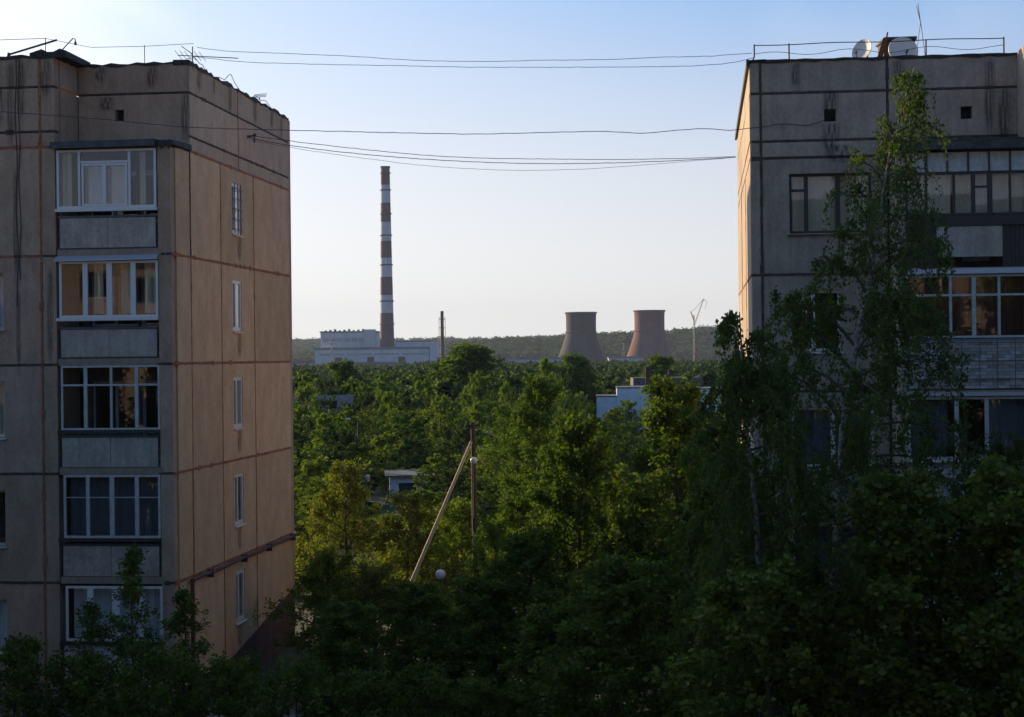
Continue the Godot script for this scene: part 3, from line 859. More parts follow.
func loggias_right(b: Node3D, L: Transform3D) -> void:
	var a := 3.46
	var e := 6.29
	# top floor: old dark timber frames with a row of boards above, sheet and dark boards below
	var y := 11.2
	var bw := MB.new()
	for i in 6:
		var x := lerpf(a, e, i / 6.0)
		bw.box(Vector3(x + 0.015, y + 2.22, 1.50), Vector3(x + 0.457, y + 2.66, 1.53))
	put("fanlight_board", bw.mesh(M.old_white), b)
	var bars := MB.new()
	for i in 7:
		var x := lerpf(a + 0.02, e - 0.02, i / 6.0)
		bars.box(Vector3(x - 0.02, y + 2.20, 1.47), Vector3(x + 0.02, y + 2.68, 1.56))
	put("fanlight_frame", bars.mesh(M.brown_wood), b)
	var g := glazing(b, L, "loggia_glazing", [a, e, y + 1.22, y + 2.20], [[3.93, 0.06], [4.55, 0.06], [4.98, 0.09], [5.35, 0.11], [5.80, 0.05]], [[y + 1.86, 0.05, 3, 3]], M.brown_wood, 0.0, 0.05)
	drape(g, 3.5, 4.5, y + 1.27, y + 2.15, -0.25, M.curtain_cream, 101)
	drape(g, 4.6, 6.25, y + 1.27, y + 2.15, -0.45, M.curtain_cream, 102)
	boxed("rail_beam", b, M.brown_wood, Vector3(a, y + 0.98, 1.46), Vector3(e, y + 1.21, 1.585))
	boxed("railing_panel", b, M.sheet, Vector3(4.16, y + 0.27, 1.50), Vector3(5.62, y + 0.97, 1.54))
	for i in 7:
		boxed("railing_board", b, M.brown_wood, Vector3(a + i * 0.1, y + 0.05, 1.49), Vector3(a + i * 0.1 + 0.094, y + 0.97, 1.515))
		boxed("railing_board", b, M.brown_wood, Vector3(5.63 + i * 0.094, y + 0.05, 1.49), Vector3(5.63 + i * 0.094 + 0.088, y + 0.97, 1.515))
	var rf := MB.new()
	rf.hexa([Vector3(3.2, y + 2.72, 0.0), Vector3(6.285, y + 2.72, 0.0), Vector3(6.285, y + 3.12, 0.0), Vector3(3.2, y + 3.12, 0.0), Vector3(3.15, y + 2.70, 1.85), Vector3(6.285, y + 2.70, 1.85), Vector3(6.285, y + 2.86, 1.85), Vector3(3.15, y + 2.86, 1.85)])
	put("loggia_roof", rf.mesh(M.roofing), b)
	var lump := MB.new()
	for i in 15:
		var x := 3.2 + i * 0.205
		lump.hexa([Vector3(x, y + 2.95, 0.0), Vector3(x + 0.21, y + 2.95, 0.0), Vector3(x + 0.21, y + 3.16 + 0.05 * sin(i * 2.3 + 2.3), 0.0), Vector3(x, y + 3.16 + 0.05 * sin(i * 2.3), 0.0), Vector3(x, y + 2.87, 1.7), Vector3(x + 0.21, y + 2.87, 1.7), Vector3(x + 0.21, y + 2.93, 1.68), Vector3(x, y + 2.93, 1.68)])
	put("bitumen_flashing", lump.mesh(M.bitumen), b)
	# fourth floor: white frames, red curtains, white brick parapet with a railing grid
	y = 8.4
	boxed("slab_edge", b, M.tin, Vector3(a, y + 2.68, 1.56), Vector3(e, y + 2.80, 1.66))
	g = glazing(b, L, "loggia_glazing", [a, e, y + 1.22, y + 2.66], [[4.45, 0.06], [4.97, 0.09], [5.53, 0.06]], [[y + 2.20, 0.05, 0, 3]], M.old_white, 0.0, 0.05)
	drape(g, 3.6, 4.9, y + 1.27, y + 2.6, -0.35, M.curtain_red, 103)
	drape(g, 5.0, 6.2, y + 1.27, y + 2.6, -0.3, M.curtain_red, 104)
	brickwork(b, a, e, y + 0.06, y + 1.20)
	var grid := MB.new()
	for i in 3:
		grid.bar(Vector3(a, y + 0.27 + i * 0.42, 1.63), Vector3(e, y + 0.27 + i * 0.42, 1.63), 0.02, 0.025)
	for i in 8:
		var x := lerpf(a + 0.03, e - 0.03, i / 7.0)
		grid.bar(Vector3(x, y + 0.05, 1.61), Vector3(x, y + 1.2, 1.61), 0.015, 0.015)
	put("railing", grid.mesh(M.steel), b)
	# third floor
	y = 5.6
	boxed("slab_edge", b, M.tin, Vector3(a, y + 2.70, 1.56), Vector3(e, y + 2.78, 1.64))
	g = glazing(b, L, "loggia_glazing", [a, e, y + 1.24, y + 2.69], [[4.56, 0.09], [5.23, 0.09]], [], M.old_white, 0.0, 0.07)
	drape(g, 5.3, 6.2, y + 1.3, y + 2.6, -0.25, M.curtain_grey, 105)
	drape(g, 3.5, 4.4, y + 1.3, y + 2.6, -0.3, M.curtain_grey, 106)
	boxed("sill", b, M.upvc, Vector3(a, y + 1.19, 1.5), Vector3(e, y + 1.235, 1.66))
	brickwork(b, a, e, y + 0.06, y + 1.18)
	# lower floors
	for s in 2:
		y = s * 2.8
		g = glazing(b, L, "loggia_glazing", [a, e, y + 1.22, y + 2.66], [[4.4, 0.08], [5.3, 0.08]], [], M.upvc, 0.0, 0.06)
		drape(g, 3.5, 6.2, y + 1.3, y + 2.6, -0.3, M.curtain_white, 107 + s)
		boxed("railing_panel", b, M.white_sheet, Vector3(a, y + 0.05, 1.49), Vector3(e, y + 1.20, 1.54))

func brickwork(b: Node3D, a: float, e: float, y0: float, y1: float) -> void:
	var bed := MB.new()
	bed.box(Vector3(a, y0, 1.44), Vector3(e, y1, 1.535))
	var o := put("brick_parapet", bed.mesh(M.mortar), b)
	var one := MB.new()
	one.box(Vector3(-0.122, -0.034, -0.05), Vector3(0.122, 0.034, 0.012))
	var mes := []
	for t in [Color(1, 1, 1), Color(0.88, 0.87, 0.86), Color(0.95, 0.92, 0.9), Color(0.78, 0.77, 0.76)]:
		var bm: StandardMaterial3D = M.brick.duplicate()
		bm.albedo_color = t
		mes.append(one.mesh(bm))
	var rows := int((y1 - y0) / 0.077)
	for j in rows:
		var x := a + 0.13 + (0.127 if j % 2 == 1 else 0.0)
		while x < e - 0.12:
			put("brick", mes[rng.randi() % 4], o, Transform3D(Basis(), Vector3(x + rng.randf_range(-0.006, 0.006), y0 + 0.04 + j * 0.077 + rng.randf_range(-0.003, 0.003), 1.535 + rng.randf_range(-0.006, 0.006))))
			x += 0.254

# ------------------------------------------------------------------ the block the picture is taken from (mirrored in the loggia glass)
func rear_block() -> void:
	var b := thing("apartment_building", "panel block opposite, seen only as reflections in the loggia glass", "apartment building", Vector3(0.0, 0.2, 1.2), PI - 0.1142)
	var F := frame(Vector3.ZERO, Vector3(1, 0, 0), Vector3(0, 0, 1))
	for s in 5:
		var y: float = LEVELS[s]
		for k in 18:
			var u := -22.0 + k * 3.6 + 1.8
			if absf(u + 1.8) < 3.0 and s == 3:
				panel(b, F, u, u + 3.6, y, y + 2.8, M.rear)
				continue
			panel(b, F, u, u + 3.6, y, y + 2.8, M.rear, [[u + 1.0, u + 2.6, y + 0.95, y + 2.38]])
			glazing(b, F, "window", [u + 1.0, u + 2.6, y + 0.95, y + 2.38], [[u + 1.8, 0.1]], [], M.upvc, 0.12)
			if k % 3 == 1 and absf(u) > 6.0:
				boxed("balcony", b, M.sheet, Vector3(u + 0.3, y - 0.1, 0.02), Vector3(u + 3.3, y + 0.95, 1.0))
	boxed("shell", b, M.room, Vector3(-20.2, -1.5, -8.0), Vector3(44.6, 16.4, -3.0))
	boxed("roof", b, M.roofing, Vector3(-20.2, 14.0, -2.99), Vector3(44.6, 16.4, -0.01))
	boxed("plinth", b, M.plinth, Vector3(-20.2, -1.5, -0.3), Vector3(44.6, -0.01, 0.0))

# ------------------------------------------------------------------ trees
func leaf(k: MB, q: Vector3, d: Vector3, nn: Vector3, l: float, w: float, col: Color) -> void:
	var s := d.cross(nn).normalized()
	var up := s.cross(d)
	var i := k.v.size()
	var f := up * w * 0.16
	k.v.append(q - d * l * 0.5)
	k.v.append(q - d * l * 0.06 + s * w * 0.5 + f)
	k.v.append(q + d * l * 0.5)
	k.v.append(q - d * l * 0.06 - s * w * 0.5 + f)
	for j in 4:
		k.n.append(up)
		k.c.append(col)
	k.ix.append_array([i, i + 2, i + 1, i, i + 3, i + 2])

func ball(r: RandomNumberGenerator) -> Vector3:
	return Vector3(r.randfn(), r.randfn(), r.randfn()) * 0.5

# o: h, base, r, prim, sub, n (leaves per twig), leaf, droop, hang, trunk, up, tones, top (crown shape exponent), lean
func grow(sd: int, o: Dictionary) -> Array:
	var r := RandomNumberGenerator.new()
	r.seed = sd
	var wood := MB.new()
	var limbs := MB.new()
	var lv := MB.new()
	lv.tinted = true
	var h: float = o.h
	var lean: Vector3 = o.get("lean", Vector3.ZERO)
	var hang: float = o.get("hang", 0.0)
	var droop: float = o.get("droop", 0.1)
	var tr: float = o.get("trunk", 0.02 * h)
	var up: float = o.get("up", 0.6)
	var shape: float = o.get("top", 0.6)
	var tones: Array = o.tones
	var bend := Vector3(r.randf_range(-1, 1), 0, r.randf_range(-1, 1)) * 0.05 * h
	var tp := []
	var trad := []
	var m := 9
	for i in m + 1:
		var t := i / float(m)
		tp.append(Vector3(sin(t * 2.4) * bend.x, t * h * 0.97, sin(t * 3.1) * bend.z) + lean * t * t + Vector3(r.randf_range(-1, 1), 0, r.randf_range(-1, 1)) * 0.008 * h * t)
		trad.append(tr * pow(1.0 - t * 0.97, 0.9) + 0.006)
	trad[0] = tr * 1.25
	wood.tube(tp, trad, 8 if o.get("fine", false) else 5)
	var prim: int = o.prim
	for i in prim:
		var t0: float = o.base + (0.985 - o.base) * (i + r.randf()) / prim
		var fi := t0 * m
		var a: Vector3 = tp[int(fi)].lerp(tp[mini(int(fi) + 1, m)], fi - int(fi))
		var ct: float = (t0 - o.base) / (1.0 - o.base)
		# crown outline: widest a third of the way up
		var prof: float = pow(maxf(1.0 - ct, 0.0), shape) * sm(-0.35, 0.25, ct) + 0.10
		var az := i * 2.39996 + r.randf_range(-0.5, 0.5)
		var el := lerpf(0.1, 1.1, ct) * up + r.randf_range(-0.15, 0.2)
		var dir := Vector3(cos(az) * cos(el), sin(el), sin(az) * cos(el))
		dir = (dir + o.get("bias", Vector3.ZERO)).normalized()
		var ln: float = o.r * prof * r.randf_range(0.72, 1.12)
		var pp := []
		var pr := []
		var kink := Vector3(r.randf_range(-1, 1), r.randf_range(-0.3, 0.6), r.randf_range(-1, 1)) * ln * 0.12
		for j in 6:
			var s := j / 5.0
			pp.append(a + dir * ln * s + Vector3.DOWN * droop * ln * s * s + kink * sin(s * PI))
			pr.append(maxf(tr * 0.42 * (1.0 - ct * 0.6) * (1.0 - s * 0.85), 0.006))
		limbs.tube(pp, pr, 5 if o.get("fine", false) else 3, Color.WHITE, false)
		var subs: int = int(o.sub * (0.5 + 0.6 * prof))
		for j in maxi(subs, 3):
			var s := r.randf_range(0.22, 1.0)
			var fj := s * 5.0
			var b: Vector3 = pp[int(fj)].lerp(pp[mini(int(fj) + 1, 5)], fj - int(fj))
			var d2 := (dir * 0.5 + ball(r) * 1.3 + Vector3(0, 0.25 if hang == 0.0 else 0.05, 0)).normalized()
			var l2: float = (ln * r.randf_range(0.18, 0.42) * (1.2 - 0.5 * s) + 0.12) * o.get("tight", 1.0)
			var hg := hang * r.randf_range(0.25, 1.0)
			var q := []
			for e in 5:
				var w := e / 4.0
				q.append(b + d2 * l2 * sin(w * PI * 0.5) + Vector3.DOWN * (hg * w * w) + ball(r) * 0.04)
			if o.get("fine", false):
				limbs.tube(q, [0.009, 0.007, 0.006, 0.004, 0.003], 3, Color.WHITE, false)
			var tone: Color = tones[r.randi() % tones.size()]
			var tw := r.randf_range(0.78, 1.2)
			var nl: int = int(o.n * r.randf_range(0.45, 1.4) * lerpf(1.0, o.get("airy", 1.0), sm(0.5, 0.86, ct)))
			var lf: float = o.leaf
			var spread: float = o.get("spread", 0.0) + lf * 0.9
			for e in nl:
				var w := pow(r.randf(), 0.7) * 3.999
				var p: Vector3 = q[int(w)].lerp(q[int(w) + 1], w - int(w)) + ball(r) * spread
				var ld: Vector3
				if hang > 0.0:
					ld = (Vector3.DOWN * 1.2 + ball(r)).normalized()
				else:
					ld = (ball(r) + d2 * 0.4 + Vector3.DOWN * 0.2).normalized()
				var ln2 := (ball(r) + Vector3(0, o.get("flat", 0.2), 0)).normalized()
				if absf(ln2.dot(ld)) > 0.97:
					ln2 = Vector3.RIGHT
				var z := lf * r.randf_range(0.6, 1.35)
				var cv := tw * r.randf_range(0.75, 1.25)
				leaf(lv, p, ld, ln2, z, z * o.get("wide", 0.7), Color(tone.r * cv, tone.g * cv, tone.b * cv))
	return [wood.mesh(o.get("bark", M.bark)), lv.mesh(M.leaf), limbs.mesh(o.get("twig", M.bark))]

func plant(called: String, kind: Array, at: Vector3, turn: float, scale: Vector3, label: String, category: String, group := "") -> Node3D:
	var t := thing(called, label, category, at, turn, group)
	t.scale = scale
	put("trunk" if category == "tree" else "stems", kind[0], t)
	put("crown" if category == "tree" else "foliage", kind[1], t)
	put("limbs", kind[2], t)
	return t

# leaf colours: what a leaf reflects and lets through together (the material splits them about evenly)
const FRESH := [Color(0.200, 0.240, 0.045), Color(0.230, 0.255, 0.055), Color(0.155, 0.200, 0.040)]
const OLIVE := [Color(0.195, 0.200, 0.055), Color(0.235, 0.225, 0.065), Color(0.155, 0.165, 0.045)]
const MID := [Color(0.115, 0.155, 0.036), Color(0.140, 0.180, 0.042), Color(0.090, 0.130, 0.032)]
const PINE := [Color(0.050, 0.068, 0.034), Color(0.062, 0.082, 0.040), Color(0.042, 0.060, 0.032)]
const BIRCH := [Color(0.085, 0.115, 0.036), Color(0.110, 0.140, 0.045), Color(0.070, 0.098, 0.032)]

func near_trees() -> void:
	# birch before the right block
	var bl := {"h": 16.1, "base": 0.20, "r": 4.1, "prim": 66, "sub": 18, "n": 96, "airy": 0.32, "leaf": 0.066, "wide": 0.75, "droop": 0.42, "hang": 1.25, "trunk": 0.12, "up": 0.9, "top": 0.92, "tones": BIRCH, "bark": M.birch_bark, "fine": true, "lean": Vector3(1.95, 0, 0.2), "bias": Vector3(0.30, 0, 0), "spread": 0.03}
	plant("birch_tree", grow(71, bl), Vector3(6.35, -0.9, -33.0), 0.0, Vector3.ONE, "tall weeping birch with pale trunk before the right block", "tree")
	var w1 := {"h": 11.2, "base": 0.42, "r": 1.75, "prim": 26, "sub": 17, "n": 92, "leaf": 0.066, "wide": 0.75, "droop": 0.9, "hang": 1.6, "trunk": 0.10, "up": 0.8, "top": 0.35, "tones": BIRCH, "bark": M.birch_bark, "fine": true, "lean": Vector3(-0.5, 0, 0), "spread": 0.03}
	plant("birch_tree", grow(72, w1), Vector3(4.35, -0.9, -30.5), 0.4, Vector3(1, 1, 1), "smaller weeping birch arching over the sunlit gable edge", "tree")
	var w2 := grow(73, w1.merged({"h": 9.6, "base": 0.2, "r": 2.2, "prim": 30, "lean": Vector3(0.4, 0, 0), "hang": 1.2}, true))
	plant("birch_tree", w2, Vector3(8.9, -0.9, -31.0), 1.0, Vector3(1, 0.92, 1), "drooping birch at the right frame edge below the loggias", "tree")
	# maples in the middle
	var mp := {"h": 9.5, "base": 0.14, "r": 2.3, "prim": 32, "sub": 19, "n": 46, "leaf": 0.115, "wide": 0.9, "droop": 0.12, "trunk": 0.13, "up": 0.9, "top": 0.5, "tones": MID, "fine": true, "spread": 0.07}
	var mA := grow(81, mp)
	var mB := grow(82, mp.merged({"h": 8.0, "r": 2.2, "top": 0.42}, true))
	plant("maple_tree", mA, Vector3(4.55, -0.8, -47.8), 0.3, Vector3(1.07, 0.98, 1.07), "dense dark maple in the middle, its left leaves catching the sun", "tree")
	plant("maple_tree", mB, Vector3(2.0, -0.7, -50.0), 1.7, Vector3(0.85, 0.98, 0.85), "slimmer maple at the left flank of the dense dark maple", "tree")
	plant("maple_tree", mB, Vector3(4.7, -0.8, -38.0), 3.9, Vector3(0.95, 0.98, 0.95), "dark maple between the dense maple and the arching birch", "tree")
	plant("maple_tree", mA, Vector3(6.6, -0.9, -29.8), 2.2, Vector3(1.1, 0.84, 1.1), "low dark maple at the foot of the tall birch", "tree")
	plant("maple_tree", mB, Vector3(4.3, -0.9, -29.0), 5.0, Vector3(1.0, 0.80, 1.0), "low dark maple below the arching birch", "tree")
	plant("maple_tree", mB, Vector3(2.2, -0.8, -34.5), 0.9, Vector3(0.9, 0.72, 0.9), "low dark maple at the bottom edge, right of centre", "tree")
	plant("maple_tree", mA, Vector3(8.7, -0.9, -29.6), 0.5, Vector3(1.1, 0.86, 1.1), "low dark maple in the bottom right corner", "tree")
	plant("maple_tree", mA, Vector3(0.55, -0.6, -43.5), 4.4, Vector3(0.85, 0.56, 0.85), "low dark maple right of the utility pole's foot", "tree")
	plant("maple_tree", mB, Vector3(0.7, -0.6, -38.0), 2.6, Vector3(0.75, 0.52, 0.75), "young dark maple at the bottom edge near centre", "tree")
	plant("maple_tree", mB, Vector3(-1.0, -0.5, -43.5), 3.3, Vector3(0.7, 0.50, 0.7), "young dark maple hiding the utility pole's foot", "tree")
	plant("maple_tree", mA, Vector3(-2.6, -0.4, -44.0), 1.3, Vector3(0.65, 0.40, 0.65), "young dark maple hiding the leaning strut's foot", "tree")
	plant("maple_tree", mB, Vector3(-4.1, -0.4, -43.0), 0.2, Vector3(0.7, 0.42, 0.7), "young dark maple between strut foot and gable corner", "tree")
	# unseen trees added left of and below the frame to darken the foot of the left block
	var yard := [[-14.5, -36.5, 1.0, "tall dark unseen shade maple left of the frame before the left block"], [-17.5, -33.0, 1.1, "second tall unseen shade maple left of the frame before the left block"], [-21.0, -37.0, 1.05, "third tall unseen shade maple left of the frame before the left block"], [-11.5, -30.0, 0.34, "low unseen shade maple below the frame, left side"], [-7.5, -27.0, 0.36, "low unseen shade maple below the frame, left of centre"], [-3.5, -29.0, 0.33, "low unseen shade maple below the frame at centre"], [-11.5, -22.0, 0.95, "tall unseen shade maple close by, left of the frame"], [-16.0, -27.0, 1.1, "tall unseen shade maple left of the frame, between the blocks"], [-20.5, -24.0, 1.1, "farther tall unseen shade maple left of the frame, between the blocks"], [-24.5, -29.0, 1.1, "farthest tall unseen shade maple left of the frame"], [0.5, -26.0, 0.38, "low unseen shade maple below the frame, right of centre"]]
	yard.append_array([[10.5, -20.0, 1.25, "tall unseen shade maple right of the frame, nearest"], [12.5, -25.0, 1.3, "tall unseen shade maple right of the frame, in the middle"], [14.0, -31.0, 1.3, "tall unseen shade maple right of the frame by the right block"], [9.5, -14.0, 1.15, "unseen shade maple close by, right of the frame"]])  # more unseen trees, added to darken the foreground on the right
	for q in yard:
		plant("maple_tree", mA if q[2] > 0.5 else mB, Vector3(q[0], -0.3, q[1]), q[0], Vector3(1.15, q[2], 1.15), q[3], "tree")
	# poplars standing taller farther back
	var po := {"h": 9.0, "base": 0.10, "r": 2.1, "prim": 34, "sub": 16, "n": 36, "leaf": 0.125, "wide": 0.85, "droop": 0.05, "trunk": 0.14, "up": 1.0, "top": 0.34, "tones": MID, "spread": 0.09}
	var pA := grow(91, po)
	plant("poplar_tree", pA, Vector3(1.1, -0.4, -75.0), 0.0, Vector3(1.0, 0.94, 1.0), "upright poplar in front of the far treeline, beside the white house", "tree")
	plant("poplar_tree", pA, Vector3(2.4, -0.4, -70.0), 2.0, Vector3(0.9, 0.78, 0.9), "upright poplar just left of the white house", "tree")
	plant("poplar_tree", pA, Vector3(0.0, -0.4, -88.0), 4.0, Vector3(1.1, 0.78, 1.1), "upright poplar behind the leaning pole, left of the taller one", "tree")
	# shrubs and saplings under the left block
	var sh := {"h": 2.6, "base": 0.05, "r": 1.45, "prim": 22, "sub": 12, "n": 34, "leaf": 0.085, "wide": 0.75, "droop": 0.1, "trunk": 0.04, "up": 0.9, "top": 0.4, "tones": MID, "fine": true, "spread": 0.06}
	var sA := grow(95, sh)
	var sB := grow(96, sh.merged({"h": 2.3, "r": 1.6}, true))
	var row := [[-11.6, -39.5, 1.0], [-9.8, -39.0, 0.96], [-8.2, -38.6, 1.02], [-6.5, -38.4, 0.98], [-4.9, -38.0, 0.9], [-3.4, -38.5, 0.82], [-2.0, -39.0, 0.8], [-0.7, -39.0, 0.72]]
	var names := ["leftmost shrub of the dark row along the bottom edge", "second shrub from the left in the dark bottom row", "shrub of the dark bottom row below the loggia saplings", "shrub of the dark bottom row below the gable corner", "fifth shrub from the left in the dark bottom row", "sixth shrub from the left in the dark bottom row", "seventh shrub from the left in the dark bottom row", "rightmost shrub of the dark row along the bottom edge"]
	for i in row.size():
		plant("shrub", sA if i % 2 == 0 else sB, Vector3(row[i][0], -0.2, row[i][1]), i * 1.3, Vector3(1.0, row[i][2], 1.0), names[i], "shrub", "shrubs along the bottom edge")
	var sp := {"h": 4.7, "base": 0.25, "r": 0.75, "prim": 20, "sub": 9, "n": 22, "leaf": 0.085, "wide": 0.7, "droop": 0.0, "trunk": 0.035, "up": 1.3, "top": 0.35, "tones": MID, "fine": true, "spread": 0.05}
	var sap := grow(98, sp)
	plant("sapling", sap, Vector3(-9.15, -0.1, -41.0), 0.0, Vector3(1, 1, 1), "slender sapling before the lowest loggia of the left block", "tree")
	plant("sapling", sap, Vector3(-10.3, -0.1, -41.2), 2.0, Vector3(1.0, 0.72, 1.0), "short sapling left of the slender one, before the loggia", "tree")
	plant("sapling", sap, Vector3(-8.0, -0.1, -41.0), 4.0, Vector3(1.1, 0.78, 1.1), "short sapling at the gable corner of the left block", "tree")
	# trees beyond the gable
	var ap := {"h": 5.4, "base": 0.16, "r": 2.1, "prim": 24, "sub": 17, "n": 40, "leaf": 0.105, "wide": 0.7, "droop": 0.12, "trunk": 0.11, "up": 0.9, "top": 0.42, "tones": OLIVE, "fine": true, "spread": 0.08}
	var aA := grow(105, ap)
	var aB := grow(106, ap.merged({"tones": FRESH, "h": 5.0}, true))
	plant("apple_tree", aA, Vector3(-5.6, -0.2, -59.0), 0.0, Vector3(1, 1, 1), "olive fruit tree just right of the ochre gable's far edge", "tree")
	plant("apple_tree", aA, Vector3(-3.6, -0.3, -57.0), 2.0, Vector3(0.9, 0.86, 0.9), "olive fruit tree left of the leaning pole strut", "tree")
	plant("apple_tree", aB, Vector3(-1.9, -0.3, -58.0), 1.0, Vector3(0.9, 0.86, 0.9), "fresh green fruit tree behind the foot of the leaning strut", "tree")
	plant("apple_tree", grow(107, ap.merged({"tones": MID}, true)), Vector3(0.3, -0.4, -60.0), 3.0, Vector3(0.9, 0.82, 0.9), "mid green fruit tree right of the utility pole", "tree")
	plant("apple_tree", aB, Vector3(-0.55, -0.4, -50.0), 2.2, Vector3(0.62, 0.90, 0.62), "slim fruit tree hiding the lower utility pole", "tree")
	plant("apple_tree", aB, Vector3(-5.4, -0.2, -50.0), 4.0, Vector3(0.85, 0.70, 0.85), "shaded fruit tree against the lower far corner of the gable", "tree")
	plant("apple_tree", aA, Vector3(-4.0, -0.3, -48.5), 5.0, Vector3(0.85, 0.62, 0.85), "shaded fruit tree between the gable corner and the strut foot", "tree")
	plant("apple_tree", aB, Vector3(-2.6, -0.3, -49.0), 5.6, Vector3(0.8, 0.56, 0.8), "shaded small fruit tree in front of the strut foot", "tree")
	plant("apple_tree", aA, Vector3(1.6, -0.5, -52.0), 0.6, Vector3(0.95, 0.86, 0.95), "shaded fruit tree below the upright poplars", "tree")
	plant("apple_tree", aB, Vector3(3.4, -0.6, -48.0), 1.6, Vector3(1.0, 1.05, 1.0), "shaded fruit tree behind the dense dark maple", "tree")

func place(slope: float, d: float) -> String:
	var col := "beside the ochre gable"
	for q in [[-0.105, "below the plant hall's left end"], [-0.085, "below the chimney"], [-0.055, "below the slim steel stack"], [-0.03, "above the leaning strut"], [-0.005, "right of the utility pole"], [0.02, "left of the dark cooling tower"], [0.045, "below the dark cooling tower"], [0.07, "below the reddish cooling tower"], [0.1, "before the right block's gable"]]:
		if slope > q[0]:
			col = q[1]
	var row := "nearest row"
	for q in [[80.0, "second row"], [95.0, "third row"], [112.0, "fourth row"], [130.0, "middle of the belt"], [150.0, "farther rows"], [175.0, "back of the belt"]]:
		if d > q[0]:
			row = q[1]
	return col + ", " + row

func mid_trees() -> void:
	var k := []
	var base := {"h": 5.0, "base": 0.08, "r": 2.75, "prim": 26, "sub": 12, "n": 34, "leaf": 0.14, "wide": 0.75, "droop": 0.12, "trunk": 0.11, "up": 0.9, "top": 0.34, "spread": 0.03, "tight": 0.62}
	k.append(grow(201, base.merged({"tones": FRESH}, true)))
	k.append(grow(202, base.merged({"tones": MID, "h": 5.6, "top": 0.36}, true)))
	k.append(grow(203, base.merged({"tones": OLIVE, "h": 4.4, "n": 20, "droop": 0.25}, true)))
	k.append(grow(204, base.merged({"tones": FRESH, "h": 6.4, "r": 2.3, "top": 0.5, "up": 1.05}, true)))
	k.append(grow(205, base.merged({"tones": PINE, "h": 4.9, "r": 3.1, "n": 32}, true)))
	k.append(grow(206, base.merged({"tones": OLIVE + FRESH, "h": 5.4, "r": 2.6, "n": 15, "leaf": 0.19, "up": 1.0}, true)))
	k.append(grow(207, base.merged({"tones": MID + PINE, "h": 6.6, "r": 2.5, "top": 0.42, "hang": 0.7, "leaf": 0.12, "wide": 0.5, "n": 34}, true)))
	var lab := ["bright green", "mid green", "olive", "tall bright green", "broad dark green", "sparse yellowish green", "drooping grey green"]
	var r := RandomNumberGenerator.new()
	r.seed = 44
	var d := 66.0
	var count := 0
	while d < 205.0:
		var half := 0.137 * d + 5.0
		var step := 3.9 + d * 0.007
		var x := -half + r.randf() * step
		while x < half:
			var px := x + r.randf_range(-1.1, 1.1)
			var pz := -d + r.randf_range(-1.8, 1.8)
			var ok := true
			for e in [[-9.8, -4.6, -110.0, -86.0], [7.5, 30.0, -222.0, -196.0], [-30.0, -13.5, -180.0, -164.0], [-5.2, 1.5, -150.0, -142.0], [-2.5, 2.5, -94.0, -64.0], [-9.5, -5.2, -64.0, -50.0]]:
				if px > e[0] and px < e[1] and pz > e[2] and pz < e[3]:
					ok = false
			if ok and count < 290:
				var i: int = [0, 0, 1, 2, 3, 4, 5, 6, 4, 3][r.randi() % 10]
				var hh: float = lerpf(0.72, 1.16, sm(62.0, 190.0, d)) * r.randf_range(0.6, 1.0) * (1.38 if r.randf() < 0.22 else 1.05)
				var ww := r.randf_range(0.78, 1.12)
				if px / -pz > 0.043 and px / -pz < 0.13 and d > 105.0:
					hh *= 0.62
				if pz > -100.0 and px < -2.5 and pz < -60.0:
					hh *= 0.8
				plant("garden_tree", k[i], Vector3(px, gy(px, pz) - 0.05, pz), r.randf() * TAU, Vector3(ww, hh, ww), lab[i] + " garden tree " + place(px / -pz, -pz), "tree", "garden trees in the sunlit belt")
				count += 1
			x += step * r.randf_range(0.85, 1.2)
		d += 3.7 + d * 0.008
	print("garden trees ", count)
	# single large trees that stand out of the belt
	var big := grow(221, {"h": 10.4, "base": 0.12, "r": 4.3, "prim": 34, "sub": 20, "n": 34, "leaf": 0.34, "wide": 0.8, "droop": 0.08, "trunk": 0.25, "up": 0.9, "top": 0.36, "tones": MID, "spread": 0.25})
	plant("oak_tree", big, Vector3(-5.6, -0.4, -232.0), 0.0, Vector3(1.45, 1.0, 1.45), "large round dark tree rising above the far treeline, below the chimney", "tree")
	plant("oak_tree", big, Vector3(8.5, -0.4, -225.0), 2.0, Vector3(0.85, 0.86, 0.85), "round dark tree on the treeline left of the dark cooling tower", "tree")
	plant("oak_tree", big, Vector3(-24.0, -0.4, -240.0), 4.0, Vector3(0.8, 0.82, 0.8), "round dark tree on the treeline in front of the plant hall", "tree")
	plant("oak_tree", big, Vector3(22.0, -0.4, -250.0), 1.0, Vector3(0.8, 0.84, 0.8), "round dark tree behind the white house, below the cooling towers", "tree")

